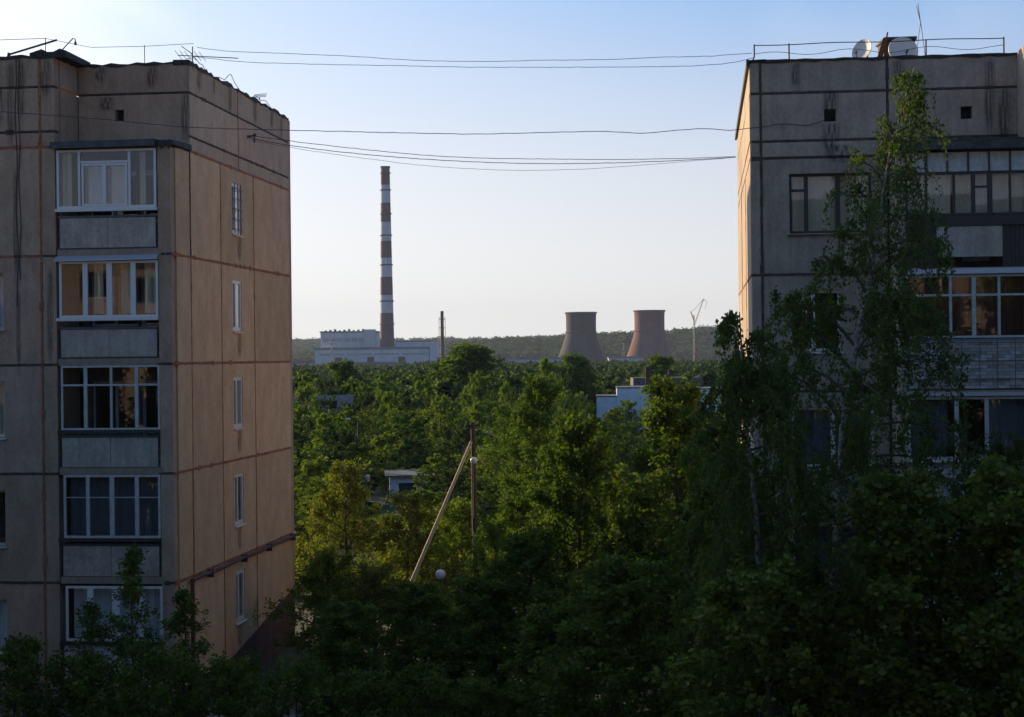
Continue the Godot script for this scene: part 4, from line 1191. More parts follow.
func far_woods(spots: Array, spots2: Array) -> void:
	var far := grow(301, {"h": 8.0, "base": 0.10, "r": 3.6, "prim": 20, "sub": 9, "n": 9, "leaf": 0.75, "wide": 0.85, "droop": 0.05, "trunk": 0.2, "up": 0.95, "top": 0.4, "tones": MID + PINE, "spread": 0.2})
	var low := grow(302, {"h": 9.0, "base": 0.06, "r": 5.0, "prim": 12, "sub": 5, "n": 5, "leaf": 2.2, "wide": 0.9, "droop": 0.0, "trunk": 0.25, "up": 0.9, "top": 0.4, "tones": PINE, "spread": 0.8})
	var r := RandomNumberGenerator.new()
	r.seed = 9
	var xf := []
	var d := 205.0
	while d < 1420.0:
		var half := 0.14 * d + 12.0
		var step := 5.6 + d * 0.009
		var x := -half
		while x < half:
			var p := Vector3(x + r.randf_range(-2, 2), -0.5, -d + r.randf_range(-3, 3))
			var ok := not (p.z > -224.0 and p.z < -194.0 and p.x > 7.0 and p.x < 31.0)
			if ok:
				var s := r.randf_range(0.58, 0.84)
				xf.append(Transform3D(Basis(Vector3.UP, r.randf() * TAU).scaled(Vector3(s * 1.1, s * r.randf_range(0.75, 1.02), s * 1.1)), p))
			x += step * r.randf_range(0.8, 1.25)
		d += step * 0.95
	scatter("far_woodland", far[1], xf, "dense green tree belt stretching to the power station", "woodland")
	xf = []
	for q in spots:
		for i in 9:
			var s := r.randf_range(0.75, 1.3)
			xf.append(Transform3D(Basis(Vector3.UP, r.randf() * TAU).scaled(Vector3(s * 1.3, s, s * 1.3)), q + Vector3(r.randf_range(-24, 24), -1.5, r.randf_range(-34, 34))))
	scatter("hill_woodland", low[1], xf, "dark wooded slope of the near hill behind the cooling towers", "woodland")
	xf = []
	for q in spots2:
		for i in 6:
			var s := r.randf_range(0.9, 1.5)
			xf.append(Transform3D(Basis(Vector3.UP, r.randf() * TAU).scaled(Vector3(s * 1.6, s, s * 1.6)), q + Vector3(r.randf_range(-32, 32), -2.0, r.randf_range(-45, 45))))
	scatter("hill_woodland", low[1], xf, "pale wooded ridge on the horizon behind the plant hall", "woodland")
	print("far ", xf.size())

func scatter(called: String, me: Mesh, xf: Array, label: String, category: String) -> void:
	var mm := MultiMesh.new()
	mm.transform_format = MultiMesh.TRANSFORM_3D
	mm.mesh = me
	mm.instance_count = xf.size()
	for i in xf.size():
		mm.set_instance_transform(i, xf[i])
	var o := MultiMeshInstance3D.new()
	o.name = numbered(called)
	o.multimesh = mm
	add_child(o)
	o.set_meta("kind", "stuff")
	tag(o, label, category)

# ------------------------------------------------------------------ roof gear and cables
func wire(label: String, pts: Array, rad: float) -> void:
	var c := Curve3D.new()
	for i in pts.size():
		var p := Vector3(pts[i][0], pts[i][1], pts[i][2])
		var a := Vector3(pts[maxi(i - 1, 0)][0], pts[maxi(i - 1, 0)][1], pts[maxi(i - 1, 0)][2])
		var b := Vector3(pts[mini(i + 1, pts.size() - 1)][0], pts[mini(i + 1, pts.size() - 1)][1], pts[mini(i + 1, pts.size() - 1)][2])
		c.add_point(p, -(b - a) / 6.0, (b - a) / 6.0)
	c.bake_interval = 0.25
	var q := []
	for p in c.get_baked_points():
		q.append(p + Vector3(0, rng.randf_range(-0.006, 0.006), 0))
	var k := MB.new()
	k.tube(q, [rad], 5)
	tag(put("overhead_cable", k.mesh(M.cable), self), label, "cable", "cables strung between the blocks")

func cables() -> void:
	wire("uppermost cable across the gap, from the left roof aerial", [[-8.34, 17.60, -45.51], [-7.55, 17.44, -45.25], [-5.97, 17.27, -44.75], [-4.26, 17.09, -44.21], [-2.54, 16.87, -43.67], [-0.86, 16.72, -43.13], [0.78, 16.64, -42.61], [2.26, 16.56, -42.15], [3.71, 16.52, -41.69], [4.89, 16.47, -41.31], [5.87, 16.48, -41.00]], 0.007)
	wire("second cable from the top across the gap", [[-8.62, 17.45, -46.00], [-7.19, 17.20, -45.51], [-5.52, 17.02, -44.93], [-2.82, 16.78, -44.00], [-0.99, 16.62, -43.37], [0.78, 16.49, -42.76], [2.75, 16.36, -42.08], [4.42, 16.27, -41.51], [5.36, 16.28, -41.19], [5.89, 16.36, -41.00]], 0.007)
	wire("wavy middle cable running past the left facade to the right block's vent", [[-14.06, 15.57, -42.00], [-12.55, 15.40, -41.91], [-11.05, 15.26, -41.81], [-9.55, 15.11, -41.71], [-7.82, 14.92, -41.60], [-5.35, 14.80, -41.44], [-2.66, 14.68, -41.26], [-0.96, 14.62, -41.15], [0.74, 14.62, -41.04], [2.18, 14.62, -40.95], [3.14, 14.56, -40.89], [3.85, 14.60, -40.84], [4.69, 14.64, -40.79], [5.17, 14.59, -40.76], [5.45, 14.60, -40.74], [6.00, 14.65, -40.70], [6.59, 14.72, -40.66], [7.06, 14.66, -40.60], [7.54, 14.79, -40.56]], 0.009)
	wire("upper of the three sagging cables from the gable bracket", [[-7.80, 15.89, -50.50], [-6.55, 15.73, -50.71], [-4.79, 15.54, -51.01], [-2.71, 15.35, -51.36], [-0.91, 15.27, -51.66], [0.92, 15.26, -51.97], [3.08, 15.26, -52.33], [5.27, 15.31, -52.70], [7.04, 15.39, -53.00]], 0.010)
	wire("middle of the three sagging cables from the gable bracket", [[-7.73, 15.79, -50.40], [-6.54, 15.58, -50.61], [-4.78, 15.38, -50.92], [-2.71, 15.22, -51.29], [-0.91, 15.14, -51.60], [0.92, 15.11, -51.92], [3.08, 15.15, -52.30], [5.27, 15.25, -52.69], [7.04, 15.37, -53.00]], 0.011)
	wire("lowest and thinnest of the three sagging cables from the gable bracket", [[-7.68, 15.72, -50.30], [-6.24, 15.47, -50.57], [-4.19, 15.19, -50.94], [-2.41, 15.00, -51.27], [-0.30, 14.90, -51.65], [1.53, 14.92, -51.99], [3.39, 15.03, -52.33], [5.27, 15.20, -52.67], [7.04, 15.36, -53.00]], 0.006)

func left_roof_gear(L: Node3D) -> void:
	var T := L.transform
	# thin rail along the front parapet
	var k := MB.new()
	for x in [-8.0, -6.0, -4.93, -3.4, -1.25]:
		var z: float = 1.3 if x < -3.0 else -0.15
		k.tube([Vector3(x, 16.3, z), Vector3(x, 16.86, z)], [0.014], 5)
	k.tube([Vector3(-8.0, 16.84, 1.3), Vector3(-4.93, 16.84, 1.3), Vector3(-3.4, 16.84, 1.3)], [0.009], 5)
	k.tube([Vector3(-3.4, 16.84, 1.3), Vector3(-2.5, 16.74, 0.4), Vector3(-1.25, 16.83, -0.15), Vector3(0.1, 16.86, -0.15)], [0.007], 5)
	var o := thing("roof_rail", "thin wire rail on posts along the left block's parapet", "railing")
	o.transform = T
	put("post_and_wire", k.mesh(M.steel), o)
	o = thing("fallen_pole", "grey pole propped slanting on the left block's roof edge", "pole")
	o.transform = T
	k = MB.new()
	k.tube([Vector3(-4.36, 16.46, 1.3), Vector3(-3.09, 16.79, 1.3)], [0.028], 8)
	put("pole_shaft", k.mesh(M.steel), o)
	k = MB.new()
	k.tube([Vector3(-4.42, 16.30, 1.3), Vector3(-4.38, 16.50, 1.3)], [0.05], 6)
	put("foot_clamp", k.mesh(M.steel), o)
	o = thing("bent_roof_lamp", "short bent lamp arm with a hanging bulb on the roof hump", "lamp")
	o.transform = T
	k = MB.new()
	k.tube([Vector3(-3.16, 16.50, 1.0), Vector3(-2.77, 16.88, 1.0), Vector3(-2.72, 16.86, 1.0), Vector3(-2.71, 16.80, 1.0)], [0.016], 6)
	put("arm", k.mesh(M.steel), o)
	k = MB.new()
	k.lathe([[0.0, -0.06], [0.03, -0.045], [0.04, -0.01], [0.028, 0.03], [0.014, 0.05], [0.0, 0.055]], 10, Vector3(-2.71, 16.75, 1.0))
	put("bulb", k.mesh(M.steel), o)
	# yagi aerial on the corner
	o = thing("tv_aerial", "television aerial with cross rods at the left block's roof corner", "aerial")
	o.transform = T
	k = MB.new()
	k.tube([Vector3(0.0, 16.2, -0.35), Vector3(0.0, 16.82, -0.35)], [0.018], 6)
	put("mast", k.mesh(M.steel), o)
	k = MB.new()
	k.tube([Vector3(-0.40, 16.60, -0.35), Vector3(1.25, 16.47, -0.35)], [0.012], 6)
	k.tube([Vector3(-0.30, 16.84, -0.35), Vector3(0.0, 16.62, -0.35)], [0.010], 6)
	put("boom", k.mesh(M.steel), o)
	for i in 6:
		var x := -0.38 + i * 0.13
		k = MB.new()
		k.tube([Vector3(x - 0.03, 16.55 - i * 0.01, -0.75), Vector3(x + 0.03, 16.65 - i * 0.01, 0.05)], [0.007], 5)
		put("rod", k.mesh(M.steel), o)
	# loose wire lying along the gable parapet with a small aerial
	k = MB.new()
	var pts := []
	for i in 22:
		var z := -0.35 - i * 0.48
		pts.append(Vector3(-0.15 + 0.06 * sin(i * 1.1), 16.50 + 0.10 * sin(i * 0.9) + 0.06 * sin(i * 2.3) + (0.14 if i in [8, 9, 10] else 0.0), z))
	k.tube(pts, [0.010], 5)
	o = put("parapet_wire", k.mesh(M.cable), self)
	o.transform = T
	tag(o, "loose black wire lying along the ochre gable's parapet", "cable")
	o = thing("small_aerial", "tiny bent aerial on the ochre gable's parapet", "aerial")
	o.transform = T
	k = MB.new()
	k.tube([Vector3(-0.2, 16.3, -8.1), Vector3(-0.2, 16.62, -7.9)], [0.014], 5)
	put("mast", k.mesh(M.steel), o)
	for i in 3:
		k = MB.new()
		k.tube([Vector3(-0.35, 16.60 + i * 0.05, -7.75 - i * 0.08), Vector3(0.0, 16.64 + i * 0.05, -7.95 - i * 0.05)], [0.010], 5)
		put("rod", k.mesh(M.steel), o)
	o = thing("cable_bracket", "iron bracket on the ochre gable where three cables start", "bracket")
	o.transform = T
	k = MB.new()
	k.bar(Vector3(0.0, 15.08, -5.69), Vector3(0.28, 15.16, -5.69), 0.04, 0.05)
	k.bar(Vector3(0.22, 14.92, -5.69), Vector3(0.22, 15.2, -5.69), 0.04, 0.04)
	put("iron_arm", k.mesh(M.steel), o)
	# cables of the facade
	for q in [[-4.10, 16.3, 9.9, "thin cable hanging down the left block's front by the window"], [-4.02, 16.3, 10.6, "second thin cable beside it down the left block's front"]]:
		k = MB.new()
		var pp := []
		for i in 14:
			pp.append(Vector3(q[0] + 0.025 * sin(i * 1.3 + q[0] * 9.0), lerpf(q[1], q[2], i / 13.0), 1.575))
		k.tube(pp, [0.012], 5)
		o = put("facade_cable", k.mesh(M.cable), self)
		o.transform = T
		tag(o, q[3], "cable")

func dish(label: String, T: Transform3D, at: Vector3, rad: float, turn: float) -> void:
	var o := thing("satellite_dish", label, "satellite dish", Vector3.ZERO, 0.0, "dishes on the right block's roof")
	o.transform = T * Transform3D(Basis(Vector3.UP, turn), at)
	var k := MB.new()
	var pr := []
	for i in 9:
		var t := i / 8.0
		pr.append([maxf(t * rad, 0.001), t * t * rad * 0.28])
	k.lathe(pr, 28)
	var bk := []
	for i in 9:
		var t := 1.0 - i / 8.0
		bk.append([maxf(t * rad * 0.985, 0.001), t * t * rad * 0.28 + 0.02])
	k.lathe(bk, 28)
	k.lathe([[rad, rad * 0.28], [rad * 0.985, rad * 0.28 + 0.02]], 28)
	put("reflector", k.mesh(M.dish), o, Transform3D(Basis(Vector3.RIGHT, deg_to_rad(72)), Vector3(0, 0, 0)))
	k = MB.new()
	k.tube([Vector3(0, -rad - 0.55, -0.12), Vector3(0, 0, -0.12), Vector3(0, 0, 0.0)], [0.03], 7)
	put("mount", k.mesh(M.steel), o)
	k = MB.new()
	k.tube([Vector3(0, -rad * 0.9, 0.25), Vector3(0, -0.05, rad * 1.1)], [0.014], 6)
	k.tube([Vector3(0, -0.05, rad * 1.02), Vector3(0, -0.03, rad * 1.2)], [0.04], 8)
	put("feed_arm", k.mesh(M.steel), o)

func right_roof_gear(B: Node3D) -> void:
	var T := B.transform
	var o := thing("roof_rail", "thin steel rail along the right block's roof edge", "railing")
	o.transform = T
	for x in [0.13, 0.96, 4.19, 6.0]:
		var k := MB.new()
		k.tube([Vector3(x - (0.07 if x < 0.5 else 0.0), 16.3, -0.2), Vector3(x, 16.48, -0.2), Vector3(x, 16.77, -0.2)], [0.018], 6)
		put("post", k.mesh(M.rust), o)
	for y in [16.75, 16.54]:
		var k := MB.new()
		var pts := []
		for i in 30:
			pts.append(Vector3(0.13 + i * 0.203, y + (0.0 if y > 16.6 else 0.05 * sin(i * 0.7)) - 0.012 * sin(i * 0.5), -0.2))
		k.tube(pts, [0.012 if y > 16.6 else 0.007], 5)
		put("rail", k.mesh(M.rust), o)
	dish("round pale satellite dish seen half edge-on, left of the roof hatch", T, Vector3(2.81, 16.66, -1.0), 0.29, -0.75)
	dish("wider pale satellite dish facing the viewer, before the roof hatch", T, Vector3(3.76, 16.66, -1.3), 0.37, 0.15)
	o = thing("roof_hatch", "brown sheet roof hatch with slanted lid behind the dishes", "roof hatch")
	o.transform = T
	var h := MB.new()
	h.hexa([Vector3(3.35, 15.3, -3.0), Vector3(4.15, 15.3, -3.0), Vector3(4.15, 17.12, -3.0), Vector3(3.35, 17.12, -3.0), Vector3(3.22, 15.3, -2.2), Vector3(4.15, 15.3, -2.2), Vector3(4.15, 17.12, -2.2), Vector3(3.46, 17.12, -2.2)])
	put("housing", h.mesh(M.rust), o)
	h = MB.new()
	h.hexa([Vector3(3.3, 17.13, -3.1), Vector3(4.22, 17.13, -3.1), Vector3(4.22, 17.18, -3.1), Vector3(3.3, 17.18, -3.1), Vector3(3.42, 17.13, -2.1), Vector3(4.22, 17.13, -2.1), Vector3(4.22, 17.20, -2.1), Vector3(3.42, 17.20, -2.1)])
	put("lid", h.mesh(M.roofing), o)
	h = MB.new()
	h.hexa([Vector3(3.12, 16.3, -2.15), Vector3(3.24, 16.3, -2.15), Vector3(3.52, 17.17, -2.15), Vector3(3.38, 17.17, -2.15), Vector3(3.12, 16.3, -2.05), Vector3(3.24, 16.3, -2.05), Vector3(3.52, 17.17, -2.05), Vector3(3.38, 17.17, -2.05)])
	put("lid_prop", h.mesh(M.rust), o)
	h = MB.new()
	h.tube([Vector3(3.46, 17.1, -2.1), Vector3(3.50, 17.32, -2.1)], [0.02], 6)
	put("handle", h.mesh(M.rust), o)
	o = thing("whip_aerial", "tall crossed wire aerial right of the dishes", "aerial")
	o.transform = T
	h = MB.new()
	h.tube([Vector3(3.98, 16.3, -0.6), Vector3(4.12, 17.25, -0.6), Vector3(4.06, 17.72, -0.6)], [0.009], 5)
	put("wire_leg", h.mesh(M.steel), o)
	h = MB.new()
	h.tube([Vector3(4.24, 16.3, -0.6), Vector3(4.13, 17.2, -0.6), Vector3(4.03, 17.66, -0.6)], [0.009], 5)
	put("wire_leg", h.mesh(M.steel), o)

# ------------------------------------------------------------------ the power station
func station() -> void:
	var o := thing("chimney", "tall red and white banded power station chimney", "chimney", Vector3(-110.0, 0, -1500))
	var ys := [-1.0, 25.8, 49.65, 65.5, 81.4, 98.2, 113.2, 129.9, 146.7, 162.6, 177.6]
	for i in 10:
		var k := MB.new()
		var r0 := lerpf(6.9, 3.9, pow(clampf(ys[i] / 177.6, 0, 1), 0.8))
		var r1 := lerpf(6.9, 3.9, pow(clampf(ys[i + 1] / 177.6, 0, 1), 0.8))
		k.lathe([[r0, ys[i]], [lerpf(r0, r1, 0.5), lerpf(ys[i], ys[i + 1], 0.5)], [r1, ys[i + 1] - 0.05]], 32)
		if i == 9:
			k.lathe([[r1, 177.55], [r1 + 0.5, 177.8], [r1 + 0.5, 179.0], [r1 - 0.6, 179.0], [r1 - 0.8, 172.0]], 32)
		put("band", k.mesh(M.chim_white if i % 2 == 0 and i > 0 else M.chim_red), o)
	for y in [40.0, 60.0, 92.0, 118.0, 137.0, 158.0, 173.0]:
		var k := MB.new()
		var r0 := lerpf(6.9, 3.9, pow(y / 177.6, 0.8))
		k.lathe([[r0, y - 0.5], [r0 + 0.8, y - 0.3], [r0 + 0.8, y + 0.6], [r0, y + 0.7]], 24)
		put("platform", k.mesh(M.steel), o)
	# main hall
	o = thing("power_station_hall", "long pale power station hall at the chimney's foot", "power station", Vector3(0, 0, 0))
	boxed("boiler_house", o, M.plant_white, Vector3(-171.0, -1, -1560), Vector3(-121.0, 33.0, -1520))
	boxed("boiler_house_roof", o, M.plant_grey, Vector3(-171.6, 33.1, -1560.5), Vector3(-120.5, 34.4, -1519.5))
	boxed("stair_tower", o, M.plant_white, Vector3(-131.0, -1, -1519.4), Vector3(-121.4, 35.6, -1512.0))
	boxed("turbine_hall", o, M.plant_white, Vector3(-171.5, -1, -1511.0), Vector3(-72.0, 17.5, -1480))
	boxed("turbine_hall_roof", o, M.plant_grey, Vector3(-172.0, 17.6, -1511.5), Vector3(-71.5, 19.6, -1479.5))
	boxed("annexe", o, M.plant_white, Vector3(-71.4, -1, -1512), Vector3(-62.5, 23.5, -1478))
	boxed("link_block", o, M.plant_white, Vector3(-102.0, 19.7, -1520), Vector3(-72.0, 24.0, -1499))
	boxed("link_roof", o, M.plant_grey, Vector3(-102.4, 24.1, -1520.5), Vector3(-71.6, 25.0, -1498.5))
	for i in 4:
		boxed("window_strip", o, M.plant_pale, Vector3(-168.0 + i * 24.0, 12.6, -1479.9), Vector3(-146.0 + i * 24.0, 14.2, -1479.6))
	for x in [-154.0, -126.0, -99.0]:
		boxed("doorway", o, M.roofing, Vector3(x, -1, -1479.92), Vector3(x + 6.0, 11.0, -1479.5))
	for i in 6:
		boxed("window_strip", o, M.plant_pale, Vector3(-169.0 + i * 6.4, 25.0, -1519.95), Vector3(-164.0 + i * 6.4, 28.5, -1519.6))
	for i in 9:
		boxed("roof_vent", o, M.plant_grey, Vector3(-168.0 + i * 4.2, 34.4, -1530), Vector3(-166.2 + i * 4.2, 35.3 + 0.5 * (i % 3), -1526))
	# slim stack in a frame
	o = thing("steel_stack", "slim dark steel stack in a lattice frame beside the hall", "chimney", Vector3(-55.2, 0, -1350))
	var k := MB.new()
	k.tube([Vector3(0, -1, 0), Vector3(0, 46.7, 0)], [1.5, 1.3], 12)
	put("flue", k.mesh(M.rust), o)
	for s in [-1, 1]:
		k = MB.new()
		k.tube([Vector3(s * 2.6, -1, 0), Vector3(s * 2.4, 42.0, 0)], [0.22], 5)
		put("frame_post", k.mesh(M.steel), o)
	for i in 6:
		boxed("frame_tie", o, M.steel, Vector3(-2.6, 5.0 + i * 7.0, -0.3), Vector3(2.6, 5.6 + i * 7.0, 0.3))
	# cooling towers
	tower(Vector3(69.4, -0.5, -1700), M.tower_dark, "dark grey cooling tower, left of the pair", 54.0)
	tower(Vector3(137.8, -0.5, -1700), M.tower_red, "reddish cooling tower with sunlit left rim, right of the pair", 55.2)
	# crane
	o = thing("tower_crane", "thin lattice crane with raised jib right of the cooling towers", "crane", Vector3(107.0, 0, -1000))
	lattice(o, "mast", Vector3(0, 0, 0), Vector3(0.3, 33.0, 0), 0.8, 14)
	lattice(o, "jib", Vector3(0.4, 27.0, 0), Vector3(6.0, 42.4, 0), 0.55, 9)
	lattice(o, "counter_jib", Vector3(0.2, 30.0, 0), Vector3(-1.6, 35.0, 0), 0.5, 3)
	k = MB.new()
	k.tube([Vector3(-1.6, 35.0, 0), Vector3(0.3, 36.0, 0), Vector3(6.0, 42.4, 0)], [0.10], 4)
	k.tube([Vector3(6.0, 42.4, 0), Vector3(8.2, 40.5, 0), Vector3(6.8, 36.5, 0)], [0.12], 4)
	put("stay_cable", k.mesh(M.steel), o)
	# low sheds and pylons in front of the station
	var sh := [[-160.0, -1250.0, 26.0, 7.0, "long low shed left of the power station hall"], [-40.0, -1380.0, 40.0, 9.0, "low pale shed right of the slim steel stack"], [20.0, -1420.0, 46.0, 8.0, "low shed left of the dark cooling tower"], [100.0, -1500.0, 30.0, 8.0, "low shed between the cooling towers"], [-100.0, -1180.0, 36.0, 6.0, "low shed in front of the power station hall"]]
	for q in sh:
		o = thing("factory_shed", q[4], "shed", Vector3(q[0], -0.5, q[1]))
		boxed("wall", o, M.plant_white, Vector3(-q[2] * 0.5, 0, -8), Vector3(q[2] * 0.5, q[3], 8))
		var rf := MB.new()
		rf.hexa([Vector3(-q[2] * 0.52, q[3] + 0.05, -9), Vector3(q[2] * 0.52, q[3] + 0.05, -9), Vector3(q[2] * 0.52, q[3] + 0.6, -9), Vector3(-q[2] * 0.52, q[3] + 0.6, -9), Vector3(-q[2] * 0.52, q[3] + 0.05, 9), Vector3(q[2] * 0.52, q[3] + 0.05, 9), Vector3(q[2] * 0.52, q[3] + 1.6, 9), Vector3(-q[2] * 0.52, q[3] + 1.6, 9)])
		put("roof", rf.mesh(M.plant_grey), o)
	var py := [[-172.0, -1300.0, 24.0, "lattice pylon left of the power station hall"], [-138.0, -1300.0, 26.0, "lattice pylon before the boiler house"], [-36.0, -1330.0, 22.0, "lattice pylon right of the slim steel stack"], [105.0, -1600.0, 22.0, "lattice pylon between the cooling towers"]]
	for q in py:
		o = thing("pylon", q[3], "pylon", Vector3(q[0], -0.5, q[1]))
		lattice(o, "mast", Vector3.ZERO, Vector3(0, q[2], 0), 1.6, 8)
		for i in 3:
			boxed("cross_arm", o, M.steel, Vector3(-3.2, q[2] - 1.5 - i * 3.0, -0.15), Vector3(3.2, q[2] - 1.2 - i * 3.0, 0.15))

func lattice(o: Node3D, called: String, a: Vector3, b: Vector3, w: float, n: int) -> void:
	var k := MB.new()
	var d := (b - a).normalized()
	var s := d.cross(Vector3(0, 0, 1)).normalized() * w * 0.5
	var u := Vector3(0, 0, w * 0.5)
	for c in [s + u, s - u, -s + u, -s - u]:
		k.tube([a + c, b + c * 0.6], [0.11], 4)
	for i in n:
		var p := a.lerp(b, i / float(n))
		var q := a.lerp(b, (i + 1) / float(n))
		var g := 1.0 if i % 2 == 0 else -1.0
		k.tube([p + s * g + u, q - s * g + u], [0.07], 4)
		k.tube([p + s * g - u, q - s * g - u], [0.07], 4)
	put(called, k.mesh(M.steel), o)

func tower(at: Vector3, m: Material, label: String, h: float) -> void:
	var o := thing("cooling_tower", label, "cooling tower", at, 0.0, "cooling towers")
	var k := MB.new()
	var pr := []
	for i in 25:
		var t := i / 24.0
		var y := lerpf(4.0, h, t)
		# waisted shell, straight neck
		var r := 15.0 + 10.6 * pow(maxf(0.64 - t, 0.0) / 0.64, 1.35)
		r += 0.35 * sm(0.85, 1.0, t)
		pr.append([r, y])
	k.lathe(pr, 56)
	var inn := []
	for i in 12:
		var t := 1.0 - i / 11.0
		inn.append([14.7, lerpf(h * 0.5, h, t)])
	k.lathe(inn, 40)
	put("shell", k.mesh(m), o)
	k = MB.new()
	k.lathe([[15.4, h - 1.2], [16.2, h - 1.0], [16.2, h + 0.2], [14.8, h + 0.25]], 56)
	put("rim", k.mesh(m), o)
	k = MB.new()
	k.lathe([[15.0 + 0.6, h * 0.62], [16.0, h * 0.625], [16.0, h * 0.64], [15.5, h * 0.645]], 48)
	put("ring", k.mesh(m), o)
	for i in 28:
		var w := TAU * i / 28.0
		k = MB.new()
		k.tube([Vector3(cos(w) * 25.9, -0.5, sin(w) * 25.9), Vector3(cos(w + 0.1) * 25.3, 4.1, sin(w + 0.1) * 25.3)], [0.35], 5)
		put("leg", k.mesh(m), o)

# ------------------------------------------------------------------ small buildings and poles between
func houses() -> void:
	var o := thing("white_house", "stepped whitewashed building half hidden behind the dark maple", "building", Vector3(10.2, -0.4, -206.0), -0.05)
	boxed("wall", o, M.lime, Vector3(0.0, 0, -9), Vector3(2.45, 4.7, 0.0))
	boxed("wall", o, M.lime, Vector3(2.46, 0, -10), Vector3(9.4, 5.72, 0.15))
	boxed("wall", o, M.lime, Vector3(9.41, 0, -9), Vector3(12.2, 3.6, 0.0))
	boxed("wall", o, M.lime, Vector3(12.21, 0, -9), Vector3(17.2, 5.5, 0.1))
	boxed("roof", o, M.slate, Vector3(-0.1, 4.72, -9.1), Vector3(2.44, 4.84, 0.1))
	boxed("roof", o, M.slate, Vector3(2.40, 5.74, -10.1), Vector3(9.5, 5.86, 0.24))
	boxed("roof", o, M.slate, Vector3(12.15, 5.52, -9.1), Vector3(17.3, 5.64, 0.2))
	boxed("flue", o, M.plinth, Vector3(6.0, 5.87, -2.0), Vector3(6.75, 8.3, -1.3))
	boxed("flue", o, M.plinth, Vector3(8.8, 5.87, -3.0), Vector3(9.4, 7.9, -2.4))
	for x in [3.4, 5.2, 7.6]:
		boxed("window", o, M.roofing, Vector3(x, 1.4, 0.14), Vector3(x + 0.9, 2.9, 0.19))
	o = thing("low_shed", "dark roofed shed behind the white building's flues", "shed", Vector3(20.0, -0.4, -235.0))
	boxed("wall", o, M.lime, Vector3(-3.0, 0, -5), Vector3(6, 5.5, 0))
	boxed("roof", o, M.slate, Vector3(-3.3, 5.52, -5.3), Vector3(6.3, 6.6, 0.3))
	o = thing("garage", "small white garage with dark door among the trees, left of the strut", "garage", Vector3(-7.6, -0.3, -106.0), 0.08)
	boxed("wall", o, M.lime, Vector3(-0.1, 0, -5), Vector3(0.45, 2.1, 0))
	boxed("wall", o, M.lime, Vector3(1.55, 0, -5), Vector3(2.4, 2.1, 0.0))
	boxed("wall", o, M.lime, Vector3(-0.1, 1.75, -5), Vector3(2.39, 2.11, 0.02))
	boxed("door", o, M.roofing, Vector3(0.46, 0, -0.3), Vector3(1.54, 1.74, -0.16))
	boxed("roof", o, M.slate, Vector3(-0.4, 2.12, -5.3), Vector3(2.7, 2.24, 0.35))
	o = thing("garage", "low flat roofed garage beside the white garage, grey walls", "garage", Vector3(-11.2, -0.3, -104.0), 0.08)
	boxed("wall", o, M.slate, Vector3(-2.5, 0, -5), Vector3(2.2, 1.9, 0))
	boxed("roof", o, M.slate, Vector3(-2.7, 1.92, -5.3), Vector3(2.4, 2.05, 0.3))
	o = thing("long_roofed_shed", "long grey roofed shed right of the ochre gable, among trees", "shed", Vector3(-22.5, -0.4, -170.0), 0.04)
	boxed("wall", o, M.slate, Vector3(-6, 0, -8), Vector3(6.0, 4.2, 0))
	var rf := MB.new()
	rf.hexa([Vector3(-6.4, 4.25, -8.4), Vector3(6.4, 4.25, -8.4), Vector3(6.4, 5.9, -4.1), Vector3(-6.4, 5.9, -4.1), Vector3(-6.4, 4.22, 0.5), Vector3(6.4, 4.22, 0.5), Vector3(6.4, 5.95, -4.0), Vector3(-6.4, 5.95, -4.0)])
	put("roof", rf.mesh(M.slate), o)
	o = thing("shed", "small grey shed roof behind the utility pole top", "shed", Vector3(-1.8, -0.4, -146.0))
	boxed("wall", o, M.lime, Vector3(-2.6, 0, -4), Vector3(2.6, 3.0, 0))
	boxed("roof", o, M.slate, Vector3(-2.9, 3.02, -4.3), Vector3(2.9, 3.3, 0.4))

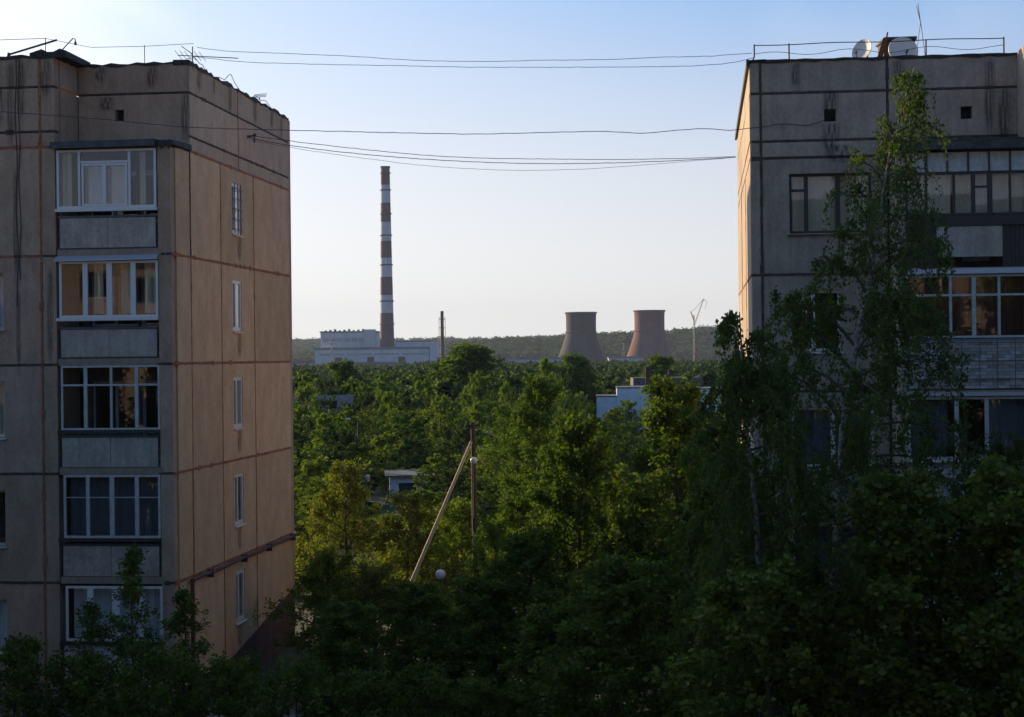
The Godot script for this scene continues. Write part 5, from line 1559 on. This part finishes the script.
func poles() -> void:
	var o := thing("utility_pole", "dark utility pole with a pale leaning brace strut", "utility pole", Vector3(-1.24, -0.4, -53.0))
	var k := MB.new()
	k.tube([Vector3(0, 0, 0), Vector3(0.02, 4, 0), Vector3(0, 7.6, 0)], [0.10, 0.085, 0.07], 10)
	put("post", k.mesh(M.pole), o)
	k = MB.new()
	k.tube([Vector3(-0.05, 7.0, 0.11), Vector3(-1.86, 2.88, 0.11), Vector3(-3.2, -0.1, 0.11)], [0.045, 0.06, 0.07], 10)
	put("brace_strut", k.mesh(M.strut), o)
	k = MB.new()
	k.bar(Vector3(-0.22, 7.48, -0.11), Vector3(0.22, 7.48, -0.11), 0.07, 0.07)
	put("cross_arm", k.mesh(M.pole), o)
	for x in [-0.18, 0.18]:
		k = MB.new()
		k.lathe([[0.02, 0.0], [0.04, 0.02], [0.045, 0.06], [0.03, 0.08], [0.035, 0.1], [0.001, 0.13]], 10, Vector3(x, 7.51, -0.11))
		put("insulator", k.mesh(M.rust), o)
	for q in [[Vector3(-1.2, -0.4, -52.0), 6.46, 0.11, "round white globe lamp in front of the utility pole"], [Vector3(-2.15, -0.4, -49.5), 3.30, 0.15, "low white globe lamp right of the strut's foot"]]:
		o = thing("globe_lamp", q[3], "street lamp", q[0], 0.0, "globe lamps")
		k = MB.new()
		k.tube([Vector3.ZERO, Vector3(0, q[1] - q[2] * 0.9, 0)], [0.045, 0.03], 8)
		put("post", k.mesh(M.pole), o)
		k = MB.new()
		var pr := []
		for i in 13:
			var a := -PI * 0.5 + PI * i / 12.0
			pr.append([maxf(cos(a) * q[2], 0.002), q[1] + sin(a) * q[2]])
		k.lathe(pr, 20)
		put("globe", k.mesh(M.globe), o)
	for q in [[Vector3(-0.85, -0.4, -120.0), 4.2, "thin dark pole between garden trees, right of the leaning strut"], [Vector3(-11.8, -0.4, -130.0), 4.9, "thin grey lamp pole between garden trees, right of the gable"]]:
		o = thing("lamp_pole", q[2], "pole", q[0])
		k = MB.new()
		k.tube([Vector3.ZERO, Vector3(0, q[1], 0)], [0.11, 0.08], 8)
		put("post", k.mesh(M.pole), o)
		k = MB.new()
		k.tube([Vector3(0, q[1] - 0.1, 0), Vector3(-0.4, q[1] + 0.15, 0), Vector3(-0.75, q[1] + 0.15, 0)], [0.04], 6)
		put("arm", k.mesh(M.pole), o)
		boxed("lamp_head", o, M.globe, Vector3(-1.0, q[1] + 0.10, -0.09), Vector3(-0.6, q[1] + 0.2, 0.09))

# ------------------------------------------------------------------ scene
func _ready() -> void:
	rng.seed = 7
	var cam := Camera3D.new()
	cam.name = "camera"
	add_child(cam)
	cam.position = Vector3(0, 9.2, 0)
	cam.rotation = Vector3(-0.0006, 0, -0.0109)
	cam.fov = rad_to_deg(2.0 * atan(358.5 / 1700.0))
	cam.near = 0.1
	cam.far = 9000.0
	cam.current = true
	var sky := Sky.new()
	var pan := PanoramaSkyMaterial.new()
	pan.panorama = ImageTexture.create_from_image(sky_image())
	sky.sky_material = pan
	var env := Environment.new()
	env.background_mode = Environment.BG_SKY
	env.sky = sky
	env.background_energy_multiplier = 1.0
	env.tonemap_mode = Environment.TONE_MAPPER_LINEAR
	env.tonemap_exposure = 1.4
	env.fog_enabled = true
	env.fog_density = 0.00007
	env.fog_light_color = Color(0.86, 0.92, 1.0)
	env.sdfgi_enabled = true
	env.ssao_enabled = true
	env.ssil_enabled = true
	var we := WorldEnvironment.new()
	we.name = "environment"
	we.environment = env
	add_child(we)
	var sun := DirectionalLight3D.new()
	sun.name = "sun"
	add_child(sun)
	var towards := Vector3(sin(SUN_AZ) * cos(SUN_EL), sin(SUN_EL), -cos(SUN_AZ) * cos(SUN_EL))
	sun.look_at_from_position(Vector3.ZERO, -towards)
	sun.light_energy = 1.6
	sun.light_color = Color(1.0, 0.86, 0.68)
	sun.light_angular_distance = 0.6
	sun.shadow_enabled = true
	materials()
	ground()
	var s1 := hill("hill", [[-900, 6], [-400, 9], [-80, 22], [12, 28], [130, 33], [211, 36], [300, 42], [600, 58], [1000, 70]], -700.0, 900.0, -2150.0, -2600.0, -3000.0, 3)
	var s2 := hill("distant_ridge", [[-1500, 55], [-900, 50], [-500, 45], [-170, 44], [0, 44], [300, 46], [900, 60]], -1300.0, 900.0, -3400.0, -4000.0, -4500.0, 4)
	print("setting ", Time.get_ticks_msec())
	var lb := left_block()
	var rb := right_block()
	rear_block()
	print("blocks ", Time.get_ticks_msec())
	station()
	houses()
	poles()
	cables()
	left_roof_gear(lb)
	right_roof_gear(rb)
	print("gear ", Time.get_ticks_msec())
	near_trees()
	print("near ", Time.get_ticks_msec())
	mid_trees()
	far_woods(s1, s2)
	print("done ", Time.get_ticks_msec())
